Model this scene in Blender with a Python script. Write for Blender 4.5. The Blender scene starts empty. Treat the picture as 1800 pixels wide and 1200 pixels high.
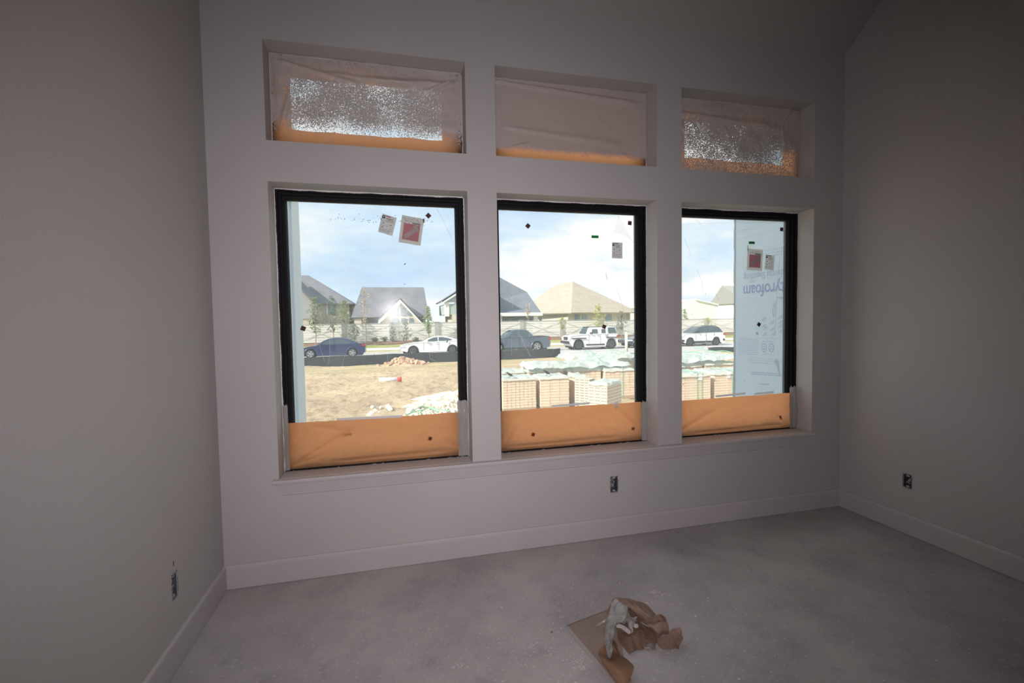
import bpy, bmesh, math, random
from mathutils import Vector, Matrix, noise
import numpy as np
random.seed(7)
sc = bpy.context.scene

# ------------------------------------------------------------------ camera
YAW, PITCH, ROLL, F = -0.2425, -0.0441, 0.0166, 830.34
CAM = Vector((1.0417, -3.1404, 1.6))
MR = Matrix.Rotation(YAW, 3, 'Z') @ Matrix.Rotation(PITCH, 3, 'X') @ Matrix.Rotation(ROLL, 3, 'Y')
cd = bpy.data.cameras.new('camera'); cam = bpy.data.objects.new('camera', cd)
sc.collection.objects.link(cam); sc.camera = cam
cd.sensor_width = 36; cd.lens = F / 1800 * 36; cd.clip_start = 0.02; cd.clip_end = 500
m = MR.to_4x4() @ Matrix.Rotation(math.pi/2, 4, 'X'); m.translation = CAM
cam.matrix_world = m

# ------------------------------------------------------------------ exposure, sky, sun, camera flash
sc.view_settings.view_transform = 'Standard'; sc.view_settings.look = 'None'
sc.view_settings.gamma = 1; sc.view_settings.exposure = 0.0; sc.view_settings.use_curve_mapping = False
sc.cycles.max_bounces = 10; sc.cycles.diffuse_bounces = 5; sc.cycles.transparent_max_bounces = 16
sc.cycles.sample_clamp_indirect = 4.0
SKY = 1.5; SUN = 6.4; FLASH = 26.8
w = bpy.data.worlds.new('sky'); sc.world = w; w.use_nodes = True
nt = w.node_tree; N = nt.nodes; L = nt.links; bg = N['Background']
tc = N.new('ShaderNodeTexCoord'); mp = N.new('ShaderNodeMapping'); mp.inputs['Scale'].default_value = (1, 1, 3.2)
mp.inputs['Location'].default_value = (3.1, .35, 0.2)
n1 = N.new('ShaderNodeTexNoise'); n1.inputs['Scale'].default_value = 3.4; n1.inputs['Detail'].default_value = 7; n1.inputs['Roughness'].default_value = .52
cr = N.new('ShaderNodeValToRGB')
els = cr.color_ramp.elements
els[0].position = .30; els[0].color = (.40, .53, .69, 1)
els[1].position = .57; els[1].color = (.76, .76, .755, 1)
e = els.new(.41); e.color = (.47, .60, .71, 1)
e = els.new(.50); e.color = (.60, .67, .71, 1)
L.new(tc.outputs['Generated'], mp.inputs[0]); L.new(mp.outputs[0], n1.inputs[0]); L.new(n1.outputs[0], cr.inputs[0])
L.new(cr.outputs[0], bg.inputs[0]); bg.inputs[1].default_value = SKY
sd = bpy.data.lights.new('sun', 'SUN'); sd.energy = SUN; sd.angle = .02; sd.color = (1, .95, .86)
so = bpy.data.objects.new('sun', sd); sc.collection.objects.link(so)
so.rotation_euler = Vector((.78, .34, -.60)).to_track_quat('-Z', 'Y').to_euler()
fd = bpy.data.lights.new('camera_flash', 'AREA'); fd.size = .16; fd.energy = FLASH; fd.color = (1, .905, .965); fd.spread = math.radians(109)
fo = bpy.data.objects.new('camera_flash', fd); sc.collection.objects.link(fo)
fm = MR.to_4x4() @ Matrix.Rotation(math.radians(2.5), 4, 'Z') @ Matrix.Rotation(math.radians(86), 4, 'X'); fm.translation = CAM + MR @ Vector((0, -.05, .14)); fo.matrix_world = fm

# ------------------------------------------------------------------ helpers
def ray(x, y): return MR @ Vector(((x-900)/F, 1, -(y-600)/F))
def at(x, y, Y): d = ray(x, y); return CAM + d*((Y-CAM.y)/d.y)      # photo pixel -> point at depth Y
def fl(x, y, z): d = ray(x, y); return CAM + d*((z-CAM.z)/d.z)      # ... -> point at height z
def ax(x, y, X): d = ray(x, y); return CAM + d*((X-CAM.x)/d.x)      # ... -> point on plane x=X

def mesh(name, v, f, mat=None, parent=None, smooth=False, link=True):
    me = bpy.data.meshes.new(name); me.from_pydata([tuple(p) for p in v], [], [tuple(q) for q in f]); me.update()
    if smooth: me.polygons.foreach_set('use_smooth', [True]*len(me.polygons))
    if mat:
        for mm in (mat if isinstance(mat, (list, tuple)) else [mat]): me.materials.append(mm)
    o = bpy.data.objects.new(name, me); sc.collection.objects.link(o)
    if parent: o.parent = parent
    return o
def tag(o, label=None, cat=None, group=None, kind=None):
    if label: o['label'] = label
    if cat: o['category'] = cat
    if group: o['group'] = group
    if kind: o['kind'] = kind
    return o
def empty(name, loc=(0, 0, 0), rz=0):
    o = bpy.data.objects.new(name, None); sc.collection.objects.link(o); o.location = loc; o.rotation_euler = (0, 0, rz)
    o.empty_display_size = .1
    return o
class MB:
    def __init__(s): s.v = []; s.f = []; s.mi = []
    def add(s, v, f, mi=0):
        b = len(s.v); s.v += [Vector(p) for p in v]; s.f += [tuple(i+b for i in q) for q in f]; s.mi += [mi]*len(f); return s
    def box(s, x0, x1, y0, y1, z0, z1, M=None, mi=0):
        v = [Vector((x, y, z)) for z in (z0, z1) for y in (y0, y1) for x in (x0, x1)]
        if M: v = [M @ p for p in v]
        return s.add(v, [(0, 2, 3, 1), (4, 5, 7, 6), (0, 1, 5, 4), (2, 6, 7, 3), (0, 4, 6, 2), (1, 3, 7, 5)], mi)
    def tube(s, pts, r, n=8, cap=True, mi=0):
        pts = [Vector(p) for p in pts]; rs = r if isinstance(r, (list, tuple)) else [r]*len(pts)
        V = []; Fs = []
        for i, p in enumerate(pts):
            t = (pts[min(i+1, len(pts)-1)] - pts[max(i-1, 0)]).normalized()
            a = t.orthogonal().normalized() if i == 0 else (a - t*a.dot(t)).normalized()
            b = t.cross(a)
            for k in range(n): V.append(p + (a*math.cos(2*math.pi*k/n) + b*math.sin(2*math.pi*k/n))*rs[i])
        for i in range(len(pts)-1):
            for k in range(n): Fs.append((i*n+k, i*n+(k+1) % n, (i+1)*n+(k+1) % n, (i+1)*n+k))
        if cap: Fs.append(tuple(range(n-1, -1, -1))); Fs.append(tuple((len(pts)-1)*n+k for k in range(n)))
        return s.add(V, Fs, mi)
    def lathe(s, prof, n=24, M=None, mi=0):      # prof: (r, y) about the y axis
        V = []; Fs = []
        for (r, y) in prof:
            for k in range(n):
                a = 2*math.pi*k/n; p = Vector((r*math.cos(a), y, r*math.sin(a))); V.append(M @ p if M else p)
        for i in range(len(prof)-1):
            for k in range(n): Fs.append((i*n+k, i*n+(k+1) % n, (i+1)*n+(k+1) % n, (i+1)*n+k))
        return s.add(V, Fs, mi)
    def build(s, name, mat, parent=None, smooth=False):
        o = mesh(name, s.v, s.f, mat, parent, smooth)
        if any(s.mi): o.data.polygons.foreach_set('material_index', s.mi)
        return o
def bevel(o, wd=.004, seg=2):
    b = o.modifiers.new('b', 'BEVEL'); b.width = wd; b.segments = seg; b.limit_method = 'ANGLE'; return o

def mat(name, col, rough=.6, spec=.3, var=None, scale=8, detail=4, bump=0, bscale=60, metal=0, bdist=.01, coat=0, stretch=None, trans=None, ramp=(.35, .65)):
    m = bpy.data.materials.new(name); m.use_nodes = True; t = m.node_tree; b = t.nodes['Principled BSDF']
    b.inputs['Base Color'].default_value = (*col, 1); b.inputs['Roughness'].default_value = rough
    b.inputs['Specular IOR Level'].default_value = spec; b.inputs['Metallic'].default_value = metal
    if coat: b.inputs['Coat Weight'].default_value = coat
    tc = t.nodes.new('ShaderNodeTexCoord'); src = tc.outputs['Object']
    if stretch:
        mp = t.nodes.new('ShaderNodeMapping'); mp.inputs['Scale'].default_value = stretch; t.links.new(src, mp.inputs[0]); src = mp.outputs[0]
    colsock = None
    if var:
        n = t.nodes.new('ShaderNodeTexNoise'); n.inputs['Scale'].default_value = scale; n.inputs['Detail'].default_value = detail
        r = t.nodes.new('ShaderNodeValToRGB'); r.color_ramp.elements[0].color = (*col, 1); r.color_ramp.elements[1].color = (*var, 1)
        r.color_ramp.elements[0].position, r.color_ramp.elements[1].position = ramp
        t.links.new(src, n.inputs[0]); t.links.new(n.outputs[0], r.inputs[0]); t.links.new(r.outputs[0], b.inputs['Base Color']); colsock = r.outputs[0]
    if bump:
        n = t.nodes.new('ShaderNodeTexNoise'); n.inputs['Scale'].default_value = bscale; n.inputs['Detail'].default_value = 3
        bp = t.nodes.new('ShaderNodeBump'); bp.inputs['Strength'].default_value = bump; bp.inputs['Distance'].default_value = bdist
        t.links.new(src, n.inputs[0]); t.links.new(n.outputs[0], bp.inputs['Height']); t.links.new(bp.outputs[0], b.inputs['Normal'])
    if trans:   # share of light let through (thin paper, leaves, film)
        tr = t.nodes.new('ShaderNodeBsdfTranslucent'); tr.inputs[0].default_value = (*trans[1], 1)
        mx = t.nodes.new('ShaderNodeMixShader'); mx.inputs[0].default_value = trans[0]
        t.links.new(b.outputs[0], mx.inputs[1]); t.links.new(tr.outputs[0], mx.inputs[2])
        t.links.new(mx.outputs[0], t.nodes['Material Output'].inputs[0])
    return m

WALLC = (.47, .452, .437)
M_wall = mat('painted_drywall', WALLC, .75, .25, var=(.495, .476, .46), scale=1.3, bump=.35, bscale=110, bdist=.004)
M_trim = mat('painted_trim', (.52, .49, .48), .5, .4, var=(.49, .465, .455), scale=3, bump=.1, bscale=30, bdist=.002)
M_unseen = mat('darkened_unseen_wall', (.20, .185, .17), .9, .1, var=(.24, .22, .20), scale=2)  # invented dark tone for the unseen rear walls, to cut bounced light
M_ceil = mat('painted_ceiling', (.40, .378, .362), .8, .2, bump=.3, bscale=90, bdist=.004)
M_black = mat('black_vinyl', (.008, .008, .010), .65, .15, bump=.05, bscale=40)
M_caulk = mat('white_caulk', (.66, .64, .62), .6, .3, bump=.4, bscale=150, bdist=.003)
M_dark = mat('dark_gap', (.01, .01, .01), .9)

def glass_mat(name, haze, tint=(1, 1, 1), col=(.85, .92, .95)):
    m = bpy.data.materials.new(name); m.use_nodes = True; t = m.node_tree; t.nodes.clear(); o = t.nodes.new('ShaderNodeOutputMaterial')
    tr = t.nodes.new('ShaderNodeBsdfTransparent'); tr.inputs[0].default_value = (*tint, 1)
    tl = t.nodes.new('ShaderNodeBsdfTranslucent'); tl.inputs[0].default_value = (*col, 1)
    gl = t.nodes.new('ShaderNodeBsdfGlossy'); gl.inputs['Roughness'].default_value = .15
    tc = t.nodes.new('ShaderNodeTexCoord'); n = t.nodes.new('ShaderNodeTexNoise'); n.inputs['Scale'].default_value = 5; n.inputs['Detail'].default_value = 6
    mr = t.nodes.new('ShaderNodeMapRange'); mr.inputs['To Min'].default_value = haze*.75; mr.inputs['To Max'].default_value = haze*1.3
    mr.inputs['From Min'].default_value = .3; mr.inputs['From Max'].default_value = .7
    t.links.new(tc.outputs['Object'], n.inputs[0]); t.links.new(n.outputs[0], mr.inputs[0])
    m1 = t.nodes.new('ShaderNodeMixShader'); t.links.new(mr.outputs[0], m1.inputs[0]); t.links.new(tr.outputs[0], m1.inputs[1]); t.links.new(tl.outputs[0], m1.inputs[2])
    m2 = t.nodes.new('ShaderNodeMixShader'); m2.inputs[0].default_value = .005; t.links.new(m1.outputs[0], m2.inputs[1]); t.links.new(gl.outputs[0], m2.inputs[2])
    t.links.new(m2.outputs[0], o.inputs[0]); return m
M_glass = glass_mat('filmed_window_glass', .17)

# ------------------------------------------------------------------ room shell
W = 4.6272; ZC = 3.695; TH = .30
A = [(.3235, 1.5304), (1.7299, 2.9312), (3.1353, 4.3387)]
TT, TB, WT, WS = 3.2946, 2.7034, 2.4601, .6485
def panel(name, o, u, v, n, us, vs, holes, mt, back=TH, rev=None, capedge=True):
    """wall slab with rectangular holes: o origin, u/v in-plane axes, n pointing away from the room"""
    o, u, v, n = map(Vector, (o, u, v, n)); b = MB()
    us = sorted(set(us + [h[0] for h in holes] + [h[1] for h in holes])); vs = sorted(set(vs + [h[2] for h in holes] + [h[3] for h in holes]))
    P = lambda a, c, d: o + u*a + v*c + n*d
    flip = u.cross(v).dot(n) > 0
    def q(a, bb, c, d): b.add([a, bb, c, d], [(3, 2, 1, 0) if flip else (0, 1, 2, 3)])
    for i in range(len(us)-1):
        for j in range(len(vs)-1):
            cu, cv = (us[i]+us[i+1])/2, (vs[j]+vs[j+1])/2
            if any(h[0] < cu < h[1] and h[2] < cv < h[3] for h in holes): continue
            a, c, d, e_ = us[i], us[i+1], vs[j], vs[j+1]
            q(P(a, d, 0), P(c, d, 0), P(c, e_, 0), P(a, e_, 0)); q(P(a, e_, back), P(c, e_, back), P(c, d, back), P(a, d, back))
    for (a, c, d, e_) in holes:
        R_ = back if rev is None else rev
        q(P(a, d, 0), P(a, d, R_), P(c, d, R_), P(c, d, 0)); q(P(a, e_, 0), P(c, e_, 0), P(c, e_, R_), P(a, e_, R_))
        q(P(a, d, 0), P(a, e_, 0), P(a, e_, R_), P(a, d, R_)); q(P(c, d, 0), P(c, d, R_), P(c, e_, R_), P(c, e_, 0))
    a, c, d, e_ = us[0], us[-1], vs[0], vs[-1]
    q(P(a, d, 0), P(a, d, back), P(a, e_, back), P(a, e_, 0)); q(P(c, d, 0), P(c, e_, 0), P(c, e_, back), P(c, d, back))
    q(P(a, e_, 0), P(a, e_, back), P(c, e_, back), P(c, e_, 0)); q(P(a, d, 0), P(c, d, 0), P(c, d, back), P(a, d, back))
    w_ = b.build(name, mt); bm = bmesh.new(); bm.from_mesh(w_.data); bmesh.ops.remove_doubles(bm, verts=bm.verts, dist=1e-5); bmesh.ops.recalc_face_normals(bm, faces=bm.faces); bm.to_mesh(w_.data); bm.free()
    return tag(w_, kind='structure')
REARY = -7.0; ZH = ZC + .835*1.0
win_holes = []
for a, b_ in A: win_holes += [(a, b_, TB, TT), (a, b_, WS-.022, WT)]
OUT_C = (2.543, 2.602, .330, .446)
panel('wall_front', (0, 0, 0), (1, 0, 0), (0, 0, 1), (0, 1, 0), [-.2, W+.2], [0, 4.6], win_holes + [OUT_C], M_wall)
wl = panel('wall_left', (0, 0, 0), (0, -1, 0), (0, 0, 1), (-1, 0, 0), [0, 7], [0, 4.7], [(.610, .664, .318, .436)], M_wall, back=.2)
wr = panel('wall_right', (W, 0, 0), (0, -1, 0), (0, 0, 1), (1, 0, 0), [0, 7], [0, 4.7], [(.512, .572, .338, .437)], M_wall, back=.2)
panel('wall_rear', (0, REARY, 0), (1, 0, 0), (0, 0, 1), (0, -1, 0), [-.2, W+.2], [0, 4.7], [(1.0, 3.7, 0.001, 2.6)], M_unseen, back=.15)
cb = MB()
cb.add([(-.2, 0, ZC), (W+.2, 0, ZC), (W+.2, -1.0, ZH), (-.2, -1.0, ZH), (-.2, REARY-2, ZH), (W+.2, REARY-2, ZH)], [(0, 1, 2, 3), (3, 2, 5, 4)])
cb.add([(-.2, .3, ZC+.35), (W+.2, .3, ZC+.35), (W+.2, -1.0, ZH+.3), (-.2, -1.0, ZH+.3), (-.2, REARY-2, ZH+.3), (W+.2, REARY-2, ZH+.3)], [(0, 1, 2, 3), (3, 2, 5, 4)])
tag(cb.build('ceiling', M_ceil), kind='structure')
ab = MB().box(-.4, W+.4, -9.2, -9, -.1, 4.8).box(-.4, 0-.2, -9, -7.1, -.1, 4.8).box(W+.2, W+.4, -9, -7.1, -.1, 4.8)
tag(ab.build('wall_adjoining', M_unseen), kind='structure')

# floor: dusty concrete
mf = bpy.data.materials.new('dusty_concrete'); mf.use_nodes = True; t = mf.node_tree; b = t.nodes['Principled BSDF']
b.inputs['Roughness'].default_value = .8; b.inputs['Specular IOR Level'].default_value = .2
tc = t.nodes.new('ShaderNodeTexCoord')
def nz(t, src, s, d, r0, r1, c0, c1, rough=.5):
    n = t.nodes.new('ShaderNodeTexNoise'); n.inputs['Scale'].default_value = s; n.inputs['Detail'].default_value = d; n.inputs['Roughness'].default_value = rough
    r = t.nodes.new('ShaderNodeValToRGB'); r.color_ramp.elements[0].position = r0; r.color_ramp.elements[1].position = r1
    r.color_ramp.elements[0].color = (*c0, 1); r.color_ramp.elements[1].color = (*c1, 1)
    t.links.new(src, n.inputs[0]); t.links.new(n.outputs[0], r.inputs[0]); return r.outputs[0], n.outputs[0]
def mixc(t, a, b_, fac, mode='MULTIPLY'):
    mx = t.nodes.new('ShaderNodeMix'); mx.data_type = 'RGBA'; mx.blend_type = mode
    if isinstance(fac, float): mx.inputs[0].default_value = fac
    else: t.links.new(fac, mx.inputs[0])
    t.links.new(a, mx.inputs[6]); t.links.new(b_, mx.inputs[7]); return mx.outputs[2]
c1, _ = nz(t, tc.outputs['Object'], 1.6, 9, .32, .62, (.34, .315, .31), (.48, .45, .435), .62)
c2, _ = nz(t, tc.outputs['Object'], 5.5, 7, .28, .46, (.80, .80, .82), (1, 1, 1), .7)
c3, n3 = nz(t, tc.outputs['Object'], 55, 5, .60, .72, (0, 0, 0), (1, 1, 1), .6)
base = mixc(t, c1, c2, 1.0)
rgb = t.nodes.new('ShaderNodeRGB'); rgb.outputs[0].default_value = (.68, .65, .63, 1)
col = mixc(t, base, rgb.outputs[0], c3, 'MIX'); t.links.new(col, b.inputs['Base Color'])
bp = t.nodes.new('ShaderNodeBump'); bp.inputs['Strength'].default_value = .3; bp.inputs['Distance'].default_value = .004; t.links.new(n3, bp.inputs['Height']); t.links.new(bp.outputs[0], b.inputs['Normal'])
fb = MB().box(-.2, W+.2, -9.2, .3, -.3, 0); tag(fb.build('floor', mf), kind='structure')

# baseboards, with the small dark gap under them
BH = .1466; BT = .015
def board(name, p0, p1, inward):
    """profiled baseboard running from p0 to p1 on the floor, thickness along inward"""
    p0, p1, n = Vector(p0), Vector(p1), Vector(inward); z = Vector((0, 0, 1))
    prof = [(0, .003), (BT, .003), (BT, BH-.018), (BT-.002, BH-.008), (BT-.007, BH-.001), (BT-.009, BH), (0, BH)]
    v = [p + n*a + z*h for p in (p0, p1) for a, h in prof]; k = len(prof)
    f = [(i, (i+1) % k, k+(i+1) % k, k+i) for i in range(k)] + [tuple(range(k-1, -1, -1)), tuple(range(k, 2*k))]
    return tag(mesh(name, v, f, M_trim), kind='structure')
board('baseboard_front', (0, 0, 0), (W, 0, 0), (0, -1, 0))
board('baseboard_left', (0, -BT, 0), (0, REARY, 0), (1, 0, 0))
board('baseboard_right', (W, -BT, 0), (W, REARY, 0), (-1, 0, 0))

# window sill (stool) and apron
sl, sr = at(477, 846, -.045).x, at(1438, 762, -.045).x
bb = MB().box(sl, sr, -.045, 0, WS-.020, WS)
for a, b_ in A: bb.box(a+.0005, b_-.0005, -.001, .30, WS-.020, WS)
s_ = bb.build('trim_1', M_trim); bevel(s_, .005, 3); tag(s_, kind='structure')
sill_l = sl
al, ar = sl+.012, sr-.045; hb = .082
pr = [(0, 0), (.038, 0), (.038, -.005), (.034, -.010), (.018, -hb+.010), (.018, -hb+.004), (.012, -hb), (0, -hb)]
v = []
for s0, X0 in ((1, al), (-1, ar)):
    for (d, h) in pr: v.append((X0 + s0*(.05*(-h/hb)), -d, WS-.020+h))
k = len(pr); f = [(i, k+i, k+(i+1) % k, (i+1) % k) for i in range(k)] + [tuple(range(k)), tuple(range(2*k-1, k-1, -1))]
tag(mesh('trim_2', v, f, M_trim), kind='structure')

# ------------------------------------------------------------------ windows
YF = .155
def ring(x0, x1, z0, z1, prof, name, mt, parent, sides=('left', 'top', 'right', 'bottom')):
    cx = {'left': ((x0, z0), (x0, z1)), 'top': ((x0, z1), (x1, z1)), 'right': ((x1, z1), (x1, z0)), 'bottom': ((x1, z0), (x0, z0))}
    out = []
    for s in sides:
        v = []
        for end in (0, 1):
            x, z = cx[s][end]
            for (d, y) in prof: v.append((x + (d if x == x0 else -d), y, z + (d if z == z0 else -d)))
        k = len(prof); f = [(i, (i+1) % k, k+(i+1) % k, k+i) for i in range(k)] + [tuple(range(k-1, -1, -1)), tuple(range(k, 2*k))]
        o = mesh(name, v, f, mt, parent)
        bm = bmesh.new(); bm.from_mesh(o.data); bmesh.ops.recalc_face_normals(bm, faces=bm.faces); bm.to_mesh(o.data); bm.free(); out.append(o)
    return out
PROF = [(.001, YF), (.016, YF), (.018, YF+.016), (.034, YF+.016), (.036, YF+.034), (.052, YF+.038), (.058, YF+.062), (.058, YF+.09), (.001, YF+.09)]
def ragged(x0, x1, z0, z1, seed, parent, name='caulk_bead', bottom=False):
    rnd = random.Random(seed); b = MB(); y0 = YF-.003
    def strip(p0, p1, inn, wmin, wmax, y):
        p0, p1, inn = Vector(p0), Vector(p1), Vector(inn); n = max(4, int((p1-p0).length/.009)); pv = None; wv = (wmin+wmax)/2
        for i in range(n+1):
            p = p0.lerp(p1, i/n)
            nn = noise.noise(Vector((p.x*7+seed, p.z*7, 3.1)))*.5+.5; n2 = noise.noise(Vector((p.x*60, p.z*60, seed)))*.5+.5
            wv = wmin + (wmax-wmin)*(nn**1.5) + .0028*n2 + rnd.uniform(-.0008, .0008)
            c = (p, p+inn*wv)
            if pv: b.add([pv[0], c[0], c[1], pv[1]], [(0, 1, 2, 3)])
            pv = c
    strip((x0, y0, z1), (x1, y0, z1), (0, 0, -1), .002, .013, 0)
    strip((x0, y0, z0), (x0, y0, z1), (1, 0, 0), .002, .009, 0)
    strip((x1, y0, z1), (x1, y0, z0), (-1, 0, 0), .002, .008, 0)
    if bottom: strip((x0, y0, z0), (x1, y0, z0), (0, 0, 1), .002, .008, 0)
    o = b.build(name, M_caulk, parent); sm = o.modifiers.new('s', 'SOLIDIFY'); sm.thickness = .003; return o
wins = []
for i, (a, b_) in enumerate(A):
    r = empty('window_%d' % (i+1), ((a+b_)/2, YF, WS)); tag(r, kind='structure'); wins.append(r)
    def P_(o): o.matrix_parent_inverse = Matrix.Translation(-r.location); return o
    for o in ring(a, b_, WS, WT, PROF, 'window_frame', M_black, r): P_(o)
    P_(mesh('glass_pane', [(a+.05, YF+.068, WS+.05), (b_-.05, YF+.068, WS+.05), (b_-.05, YF+.068, WT-.05), (a+.05, YF+.068, WT-.05)], [(0, 1, 2, 3)], M_glass, r))
    P_(ragged(a, b_, WS, WT, 11+i*5, r))
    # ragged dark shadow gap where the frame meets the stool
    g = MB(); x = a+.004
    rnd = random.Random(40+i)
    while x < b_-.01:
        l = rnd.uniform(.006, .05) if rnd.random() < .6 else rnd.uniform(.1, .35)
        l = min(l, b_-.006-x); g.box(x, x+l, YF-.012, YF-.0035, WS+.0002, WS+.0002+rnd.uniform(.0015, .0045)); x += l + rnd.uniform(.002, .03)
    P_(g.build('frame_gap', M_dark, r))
# transom windows
for i, (a, b_) in enumerate(A):
    r = empty('window_%d' % (i+4), ((a+b_)/2, YF, TB)); tag(r, kind='structure')
    def P2(o): o.matrix_parent_inverse = Matrix.Translation(-r.location); return o
    for o in ring(a, b_, TB, TT, PROF, 'window_frame', M_black, r): P2(o)
    P2(mesh('glass_pane', [(a+.05, YF+.068, TB+.05), (b_-.05, YF+.068, TB+.05), (b_-.05, YF+.068, TT-.05), (a+.05, YF+.068, TT-.05)], [(0, 1, 2, 3)], M_glass, r))
    P2(ragged(a, b_, TB, TT, 71+i*5, r, bottom=True))

# ------------------------------------------------------------------ masking paper and plastic film on the windows
M_mask = mat('brown_masking_paper', (.30, .16, .09), .8, .15, var=(.34, .19, .11), scale=40, bump=.25, bscale=25, bdist=.004, trans=(.80, (1.0, .435, .20)), stretch=(1, 1, 5))
M_film = mat('frosted_plastic_film', (.52, .48, .45), .35, .5, bump=.5, bscale=12, bdist=.01, trans=(.30, (.6, .58, .55)))
def cloth(name, x0, x1, zb0, zb1, zt0, zt1, y, seed, nx=90, nz=36, amp=.006, mt=None, edge=.0, parent=None, folds=()):
    """wrinkled sheet across a window: bottom edge zb0..zb1, top edge zt0..zt1, folds = [(x, z, dx, dz, height, width)]"""
    v = []; rr = Vector((seed*3.7, seed*1.3, 0))
    for j in range(nz+1):
        for i in range(nx+1):
            s, q = i/nx, j/nz; x = x0+(x1-x0)*s
            zt = zt0+(zt1-zt0)*s + (.004*noise.noise(Vector((x*9, seed, 0))) if j == nz else 0)
            z = (zb0+(zb1-zb0)*s)*(1-q) + zt*q
            p = Vector((x, 0, z)); d = 0
            d += amp*(noise.noise(Vector((x*3.0, z*5.0, 0))+rr)) + amp*.6*abs(noise.noise(Vector((x*5+z*6, z*9-x*3, 1))+rr)) + amp*.25*noise.noise(p*30+rr)
            for (fx, fz, dx, dz, h, wd) in folds:
                dd = Vector((dx, dz)); ln = dd.length; dd /= ln; e1 = Vector((x-fx, z-fz)); al_ = e1.dot(dd)
                if -.02 < al_ < ln+.02:
                    pp = abs(e1.x*dd.y - e1.y*dd.x); wv = wd*(.35+.65*min(1, max(0, al_/ln)))
                    d += h*math.exp(-(pp/wv)**2)*min(1, max(0, (al_+.02)/.05))*min(1, max(0, (ln+.02-al_)/.1))
            pin = min(1, min(s, 1-s)*18)*.7+.3
            v.append((x, y - d*pin, z))
    f = [(j*(nx+1)+i, j*(nx+1)+i+1, (j+1)*(nx+1)+i+1, (j+1)*(nx+1)+i) for j in range(nz) for i in range(nx)]
    return mesh(name, v, f, mt, parent, smooth=True)
YP = YF-.008
def child(o, r): o.parent = r; o.matrix_parent_inverse = Matrix.Translation(-Vector(r.location)); return o
M_tape = mat('frosted_tape', (.55, .55, .56), .4, .5, trans=(.45, (.75, .78, .82)))
M_marks = mat('sticker_shadow', (.10, .05, .035), .8)
papers = [
 (at(504, 744, YP), at(813, 724, YP), 'brown paper strip masking the bottom of the left window', [(.40, .70, .36, .20, .012, .02), (.36, .68, .2, .06, .01, .015), (1.47, .70, -.12, .09, .012, .02), (.6, .69, .8, .012, .008, .014), (.5, .93, .35, -.07, .006, .03)]),
 (at(881, 722, YP), at(1128, 706, YP), 'brown paper strip masking the bottom of the middle window', [(2.90, .70, -.24, .22, .012, .022), (1.77, .70, .10, .14, .01, .02), (1.8, .69, .9, .008, .008, .014)]),
 (at(1198, 704, YP), at(1386, 690, YP), 'brown paper strip masking the bottom of the right window', [(3.2, .70, .38, .17, .01, .03), (3.3, .68, .9, .01, .008, .014), (4.20, .70, -.10, .10, .01, .02)])]
sheets = []
def sheet_y(x, z): return max(v_.co.y for s_ in sheets for v_ in s_.data.vertices if abs(v_.co.x-x) < .036 and abs(v_.co.z-z) < .022)+.0015
for i, (p, q, lab, folds) in enumerate(papers):
    a, b_ = A[i]; r = empty('masking_paper', (p.x, YP, WS)); tag(r, lab, 'masking paper', 'paper strips masking the window bottoms')
    x0, x1 = a+.022, (b_-.058 if i == 0 else b_-.055 if i == 1 else b_-.055)
    o = cloth('paper_sheet', x0, x1, WS+.012, WS+.012, p.z, q.z, YP, 3+i, folds=folds, mt=M_mask, amp=.008); child(o, r); sheets.append(o)
    # folded tape along the top edge and plastic strips at the jambs
    tx = [((592, 735), (706, 730)), ((970, 712), (1036, 707)), ((1258, 695), (1310, 690))][i]
    t0, t1 = at(*tx[0], YP-.010), at(*tx[1], YP-.010)
    o = mesh('tape_strip', [(t0.x, YP-.012, t0.z-.014), (t1.x, YP-.012, t1.z-.014), (t1.x+.004, YP-.010, t1.z+.003), (t0.x-.004, YP-.010, t0.z+.001)], [(0, 1, 2, 3)], M_tape, r); child(o, r)
    if i == 2:
        t0, t1 = at(1326, 691, YP-.01), at(1360, 688, YP-.01)
        o = mesh('tape_strip', [(t0.x, YP-.012, t0.z-.012), (t1.x, YP-.012, t1.z-.012), (t1.x, YP-.010, t1.z+.004), (t0.x, YP-.010, t0.z+.002)], [(0, 1, 2, 3)], M_tape, r); child(o, r)
    if i == 1:
        t0 = at(1080, 706, YP-.01); o = mesh('tape_strip', [(t0.x, YP-.014, t0.z-.055), (t0.x+.03, YP-.014, t0.z-.05), (t0.x+.03, YP-.012, t0.z), (t0.x, YP-.012, t0.z)], [(0, 1, 2, 3)], M_tape, r); child(o, r)
# crumpled clear plastic left at the jambs of the masked part
def plastic_jamb(x0, x1, z0, z1, seed, label):
    v = []; nx, nz_ = 14, 60
    for j in range(nz_+1):
        q = j/nz_; wv = .007*noise.noise(Vector((seed, q*5, 0)))
        for i in range(nx+1):
            s = i/nx; x = x0+(x1-x0)*s + wv*(1 - .5*s); z = z0+(z1-z0)*q + (0 if j < nz_ else .02*noise.noise(Vector((s*6, seed, 2))) )
            y = YP-.006 - .009*abs(noise.noise(Vector((s*3.4+seed, q*1.3, seed))))*2 - .004*noise.noise(Vector((s*9, q*5, seed)))
            v.append((x, y, z))
    f = [(j*(nx+1)+i, j*(nx+1)+i+1, (j+1)*(nx+1)+i+1, (j+1)*(nx+1)+i) for j in range(nz_) for i in range(nx)]
    o = mesh('plastic_film', v, f, M_film2, None, True); tag(o, label, 'plastic film', 'crumpled plastic scraps at the window jambs')
M_film2 = mat('crumpled_clear_plastic', (.42, .40, .37), .25, .6, bump=.4, bscale=18, bdist=.01, trans=(.35, (.5, .48, .44)))
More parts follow.
